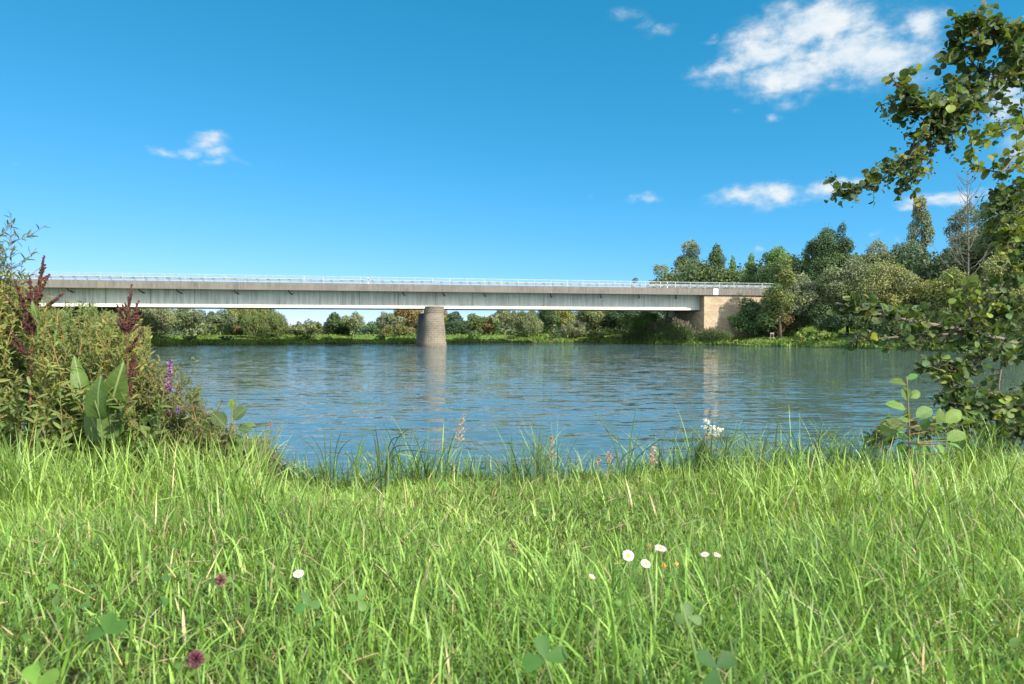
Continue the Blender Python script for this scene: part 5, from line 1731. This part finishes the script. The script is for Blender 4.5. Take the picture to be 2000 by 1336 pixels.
def daisy(label, px, py, wpx, Y, tilt, petal, white=(0.82, 0.82, 0.80), lift=0.0, closed=0.0):
    c = at(px, py, Y)
    r = wpx / F * Y / 2 * 0.92
    nrm = unit(np.asarray(tilt, float))
    base = np.array([c[0] + 0.005, c[1] + 0.012, float(near_h(c[0], c[1] + 0.012))])
    root = thing('daisy', label, 'daisy', base, 'daisies in the grass')
    ms = MB()
    ms.tube(spline([base, base * 0.5 + c * 0.5 + [0.004, 0, 0], c - nrm * 0.001], 10), 0.0009, 5, (0.22, 0.25, 0.09))
    ms.build('stem', M_stem, root)
    a1 = unit(np.cross(nrm, [0.3, 0.2, 1.0]))
    a2 = np.cross(nrm, a1)
    k = 26
    ph = np.arange(k) * 2 * math.pi / k + rng.normal(0, 0.05, k)
    rad = np.cos(ph)[:, None] * a1 + np.sin(ph)[:, None] * a2
    mp_ = MB()
    ax = unit(rad + nrm * (0.12 + closed) + rng.normal(0, 0.06, (k, 3)))
    mp_.inst(OVAL, c + rad * r * 0.25, ax, np.tile(nrm, (k, 1)) + rad * -0.2, np.column_stack([np.full(k, r * 0.5), np.full(k, r * 0.78), np.full(k, r * 0.4)]), tint(petal, k, 0.06, 0.02))
    mp_.build('petals', M_petal, root)
    md = MB()
    rr, hh = [1.0, 0.9, 0.6, 0.02], [0.0, 0.45, 0.75, 0.85]
    md.tube([c + nrm * h * r * 0.3 for h in hh], np.array(rr) * r * 0.38, 10, (0.75, 0.52, 0.02))
    md.build('disc', M_seed, root)


PK = (0.68, 0.42, 0.55)
daisy('largest white daisy, facing the viewer, right of centre', 1227, 1085, 25, 1.25, (0.1, -0.9, 0.75), (0.82, 0.82, 0.80))
daisy('smaller white daisy tilted just below the largest one', 1261, 1101, 21, 1.22, (0.25, -0.75, 0.9), (0.82, 0.82, 0.80))
daisy('pink edged daisy seen from the side above the two white daisies', 1290, 1071, 26, 1.25, (0.1, -0.28, 1), PK)
daisy('small half closed pinkish daisy lower left of the largest one', 1155, 1129, 18, 1.15, (0.4, -0.3, 0.8), PK, closed=0.8)
daisy('pink edged daisy with orange centre, left one of the right pair', 1377, 1083, 18, 1.25, (-0.2, -0.3, 1), PK)
daisy('pale pink daisy seen edge on, right one of the right pair', 1400, 1084, 19, 1.25, (0.2, -0.2, 1), PK)
daisy('lone white daisy in the grass at the left', 583, 1121, 22, 1.15, (0.05, -0.5, 1), (0.82, 0.82, 0.80))


def bud(label, px, py, Y, col):
    c = at(px, py, Y)
    base = np.array([c[0], c[1] + 0.01, float(near_h(c[0], c[1] + 0.01))])
    root = thing('spent_daisy', label, 'flower bud', base, 'spent daisies without petals')
    ms = MB()
    ms.tube(spline([base, base * 0.5 + c * 0.5 + [-0.003, 0, 0], c], 8), 0.0008, 5, (0.30, 0.27, 0.10))
    ms.build('stem', M_stem, root)
    mh = MB()
    k = 26
    mh.inst(BEAD, c + rand_dirs(k) * 0.0035, rand_dirs(k), rand_dirs(k), rng.uniform(0.0018, 0.003, k), tint(col, k, 0.2))
    mh.build('head', M_seed, root)


bud('orange spent daisy head below the pink edged daisy', 1296, 1105, 1.2, (0.55, 0.32, 0.03))
bud('yellow spent daisy head between the white daisies and the right pair', 1321, 1101, 1.2, (0.6, 0.42, 0.06))
bud('brownish spent daisy head left of the pink edged daisy', 1267, 1066, 1.27, (0.40, 0.27, 0.08))


def clover(label, px, py, Y, size, head=None, angs=(90, 210, 330), col=(0.06, 0.145, 0.025), tilt=0.0):
    size *= 0.76
    col = np.asarray(col) * 0.8
    c = at(px, py, Y)
    base = np.array([c[0] + rng.normal(0, 0.01), c[1] + 0.01, float(near_h(c[0], c[1]))])
    root = thing('clover', label, 'clover', base, 'clover plants in the grass')
    ms = MB()
    ms.tube(spline([base, base * 0.4 + c * 0.6 + [0.004, 0, 0], c], 8), 0.0011, 5, (0.15, 0.22, 0.07))
    ms.build('stem', M_stem, root)
    for a_ in angs:
        ml = MB()
        d = np.array([math.cos(R(a_)), math.sin(R(a_)) * 0.45 + 0.1, math.sin(R(a_)) * 0.75 + 0.1])
        ml.inst(CLOVER, c[None], d[None], np.array([[0.15 - 0.3 * d[0], -0.8, 0.75]]), np.full((1, 3), size), tint(col, 1, 0.1, 0.04))
        ml.build('leaflet', M_leaf, root)
    if head:
        mh = MB()
        k = 120
        hc = c + np.array([0, -0.005, 0.006])
        d = rand_dirs(k)
        mh.inst(NARROW, hc + d * 0.003, d + UP * 0.4, rand_dirs(k), np.column_stack([np.full(k, 0.014), np.full(k, 0.008), np.full(k, 0.006)]), tint(head, k, 0.3, 0.12))
        mh.build('flower_head', M_petal, root)


clover('large three leaved clover at the bottom edge of the grass, centre', 1065, 1288, 0.80, 0.036, angs=(100, 10, 200))
clover('tall clover leaf with upright leaflet in the lower left grass', 208, 1237, 0.86, 0.033, angs=(100, 25, 190))
clover('dark glossy clover leaf at the bottom right of centre', 1400, 1305, 0.78, 0.034, angs=(140, 30, 250), col=(0.05, 0.12, 0.03))
clover('clover at the bottom left corner, bright green', 70, 1335, 0.76, 0.032, angs=(130, 20, 250), col=(0.13, 0.26, 0.04))
clover('red clover with a pink flower head in the lower left grass', 385, 1293, 0.80, 0.020, head=(0.17, 0.06, 0.08), angs=(160, 250, 20), col=(0.16, 0.26, 0.05))
clover('clover with a withered brown flower head left of the lone daisy', 433, 1138, 1.12, 0.022, head=(0.24, 0.14, 0.11), angs=(100, 20, 170), col=(0.16, 0.25, 0.06))
clover('clover patch leaf below the lone white daisy', 600, 1180, 1.05, 0.026, angs=(110, 350, 220), col=(0.10, 0.21, 0.05))
clover('pale clover leaf in the grass right of the lone daisy', 700, 1172, 1.05, 0.024, angs=(60, 170, 300), col=(0.14, 0.25, 0.06))
clover('clover leaf below the right pair of pink daisies', 1345, 1205, 0.98, 0.026, angs=(90, 200, 330), col=(0.11, 0.20, 0.06))
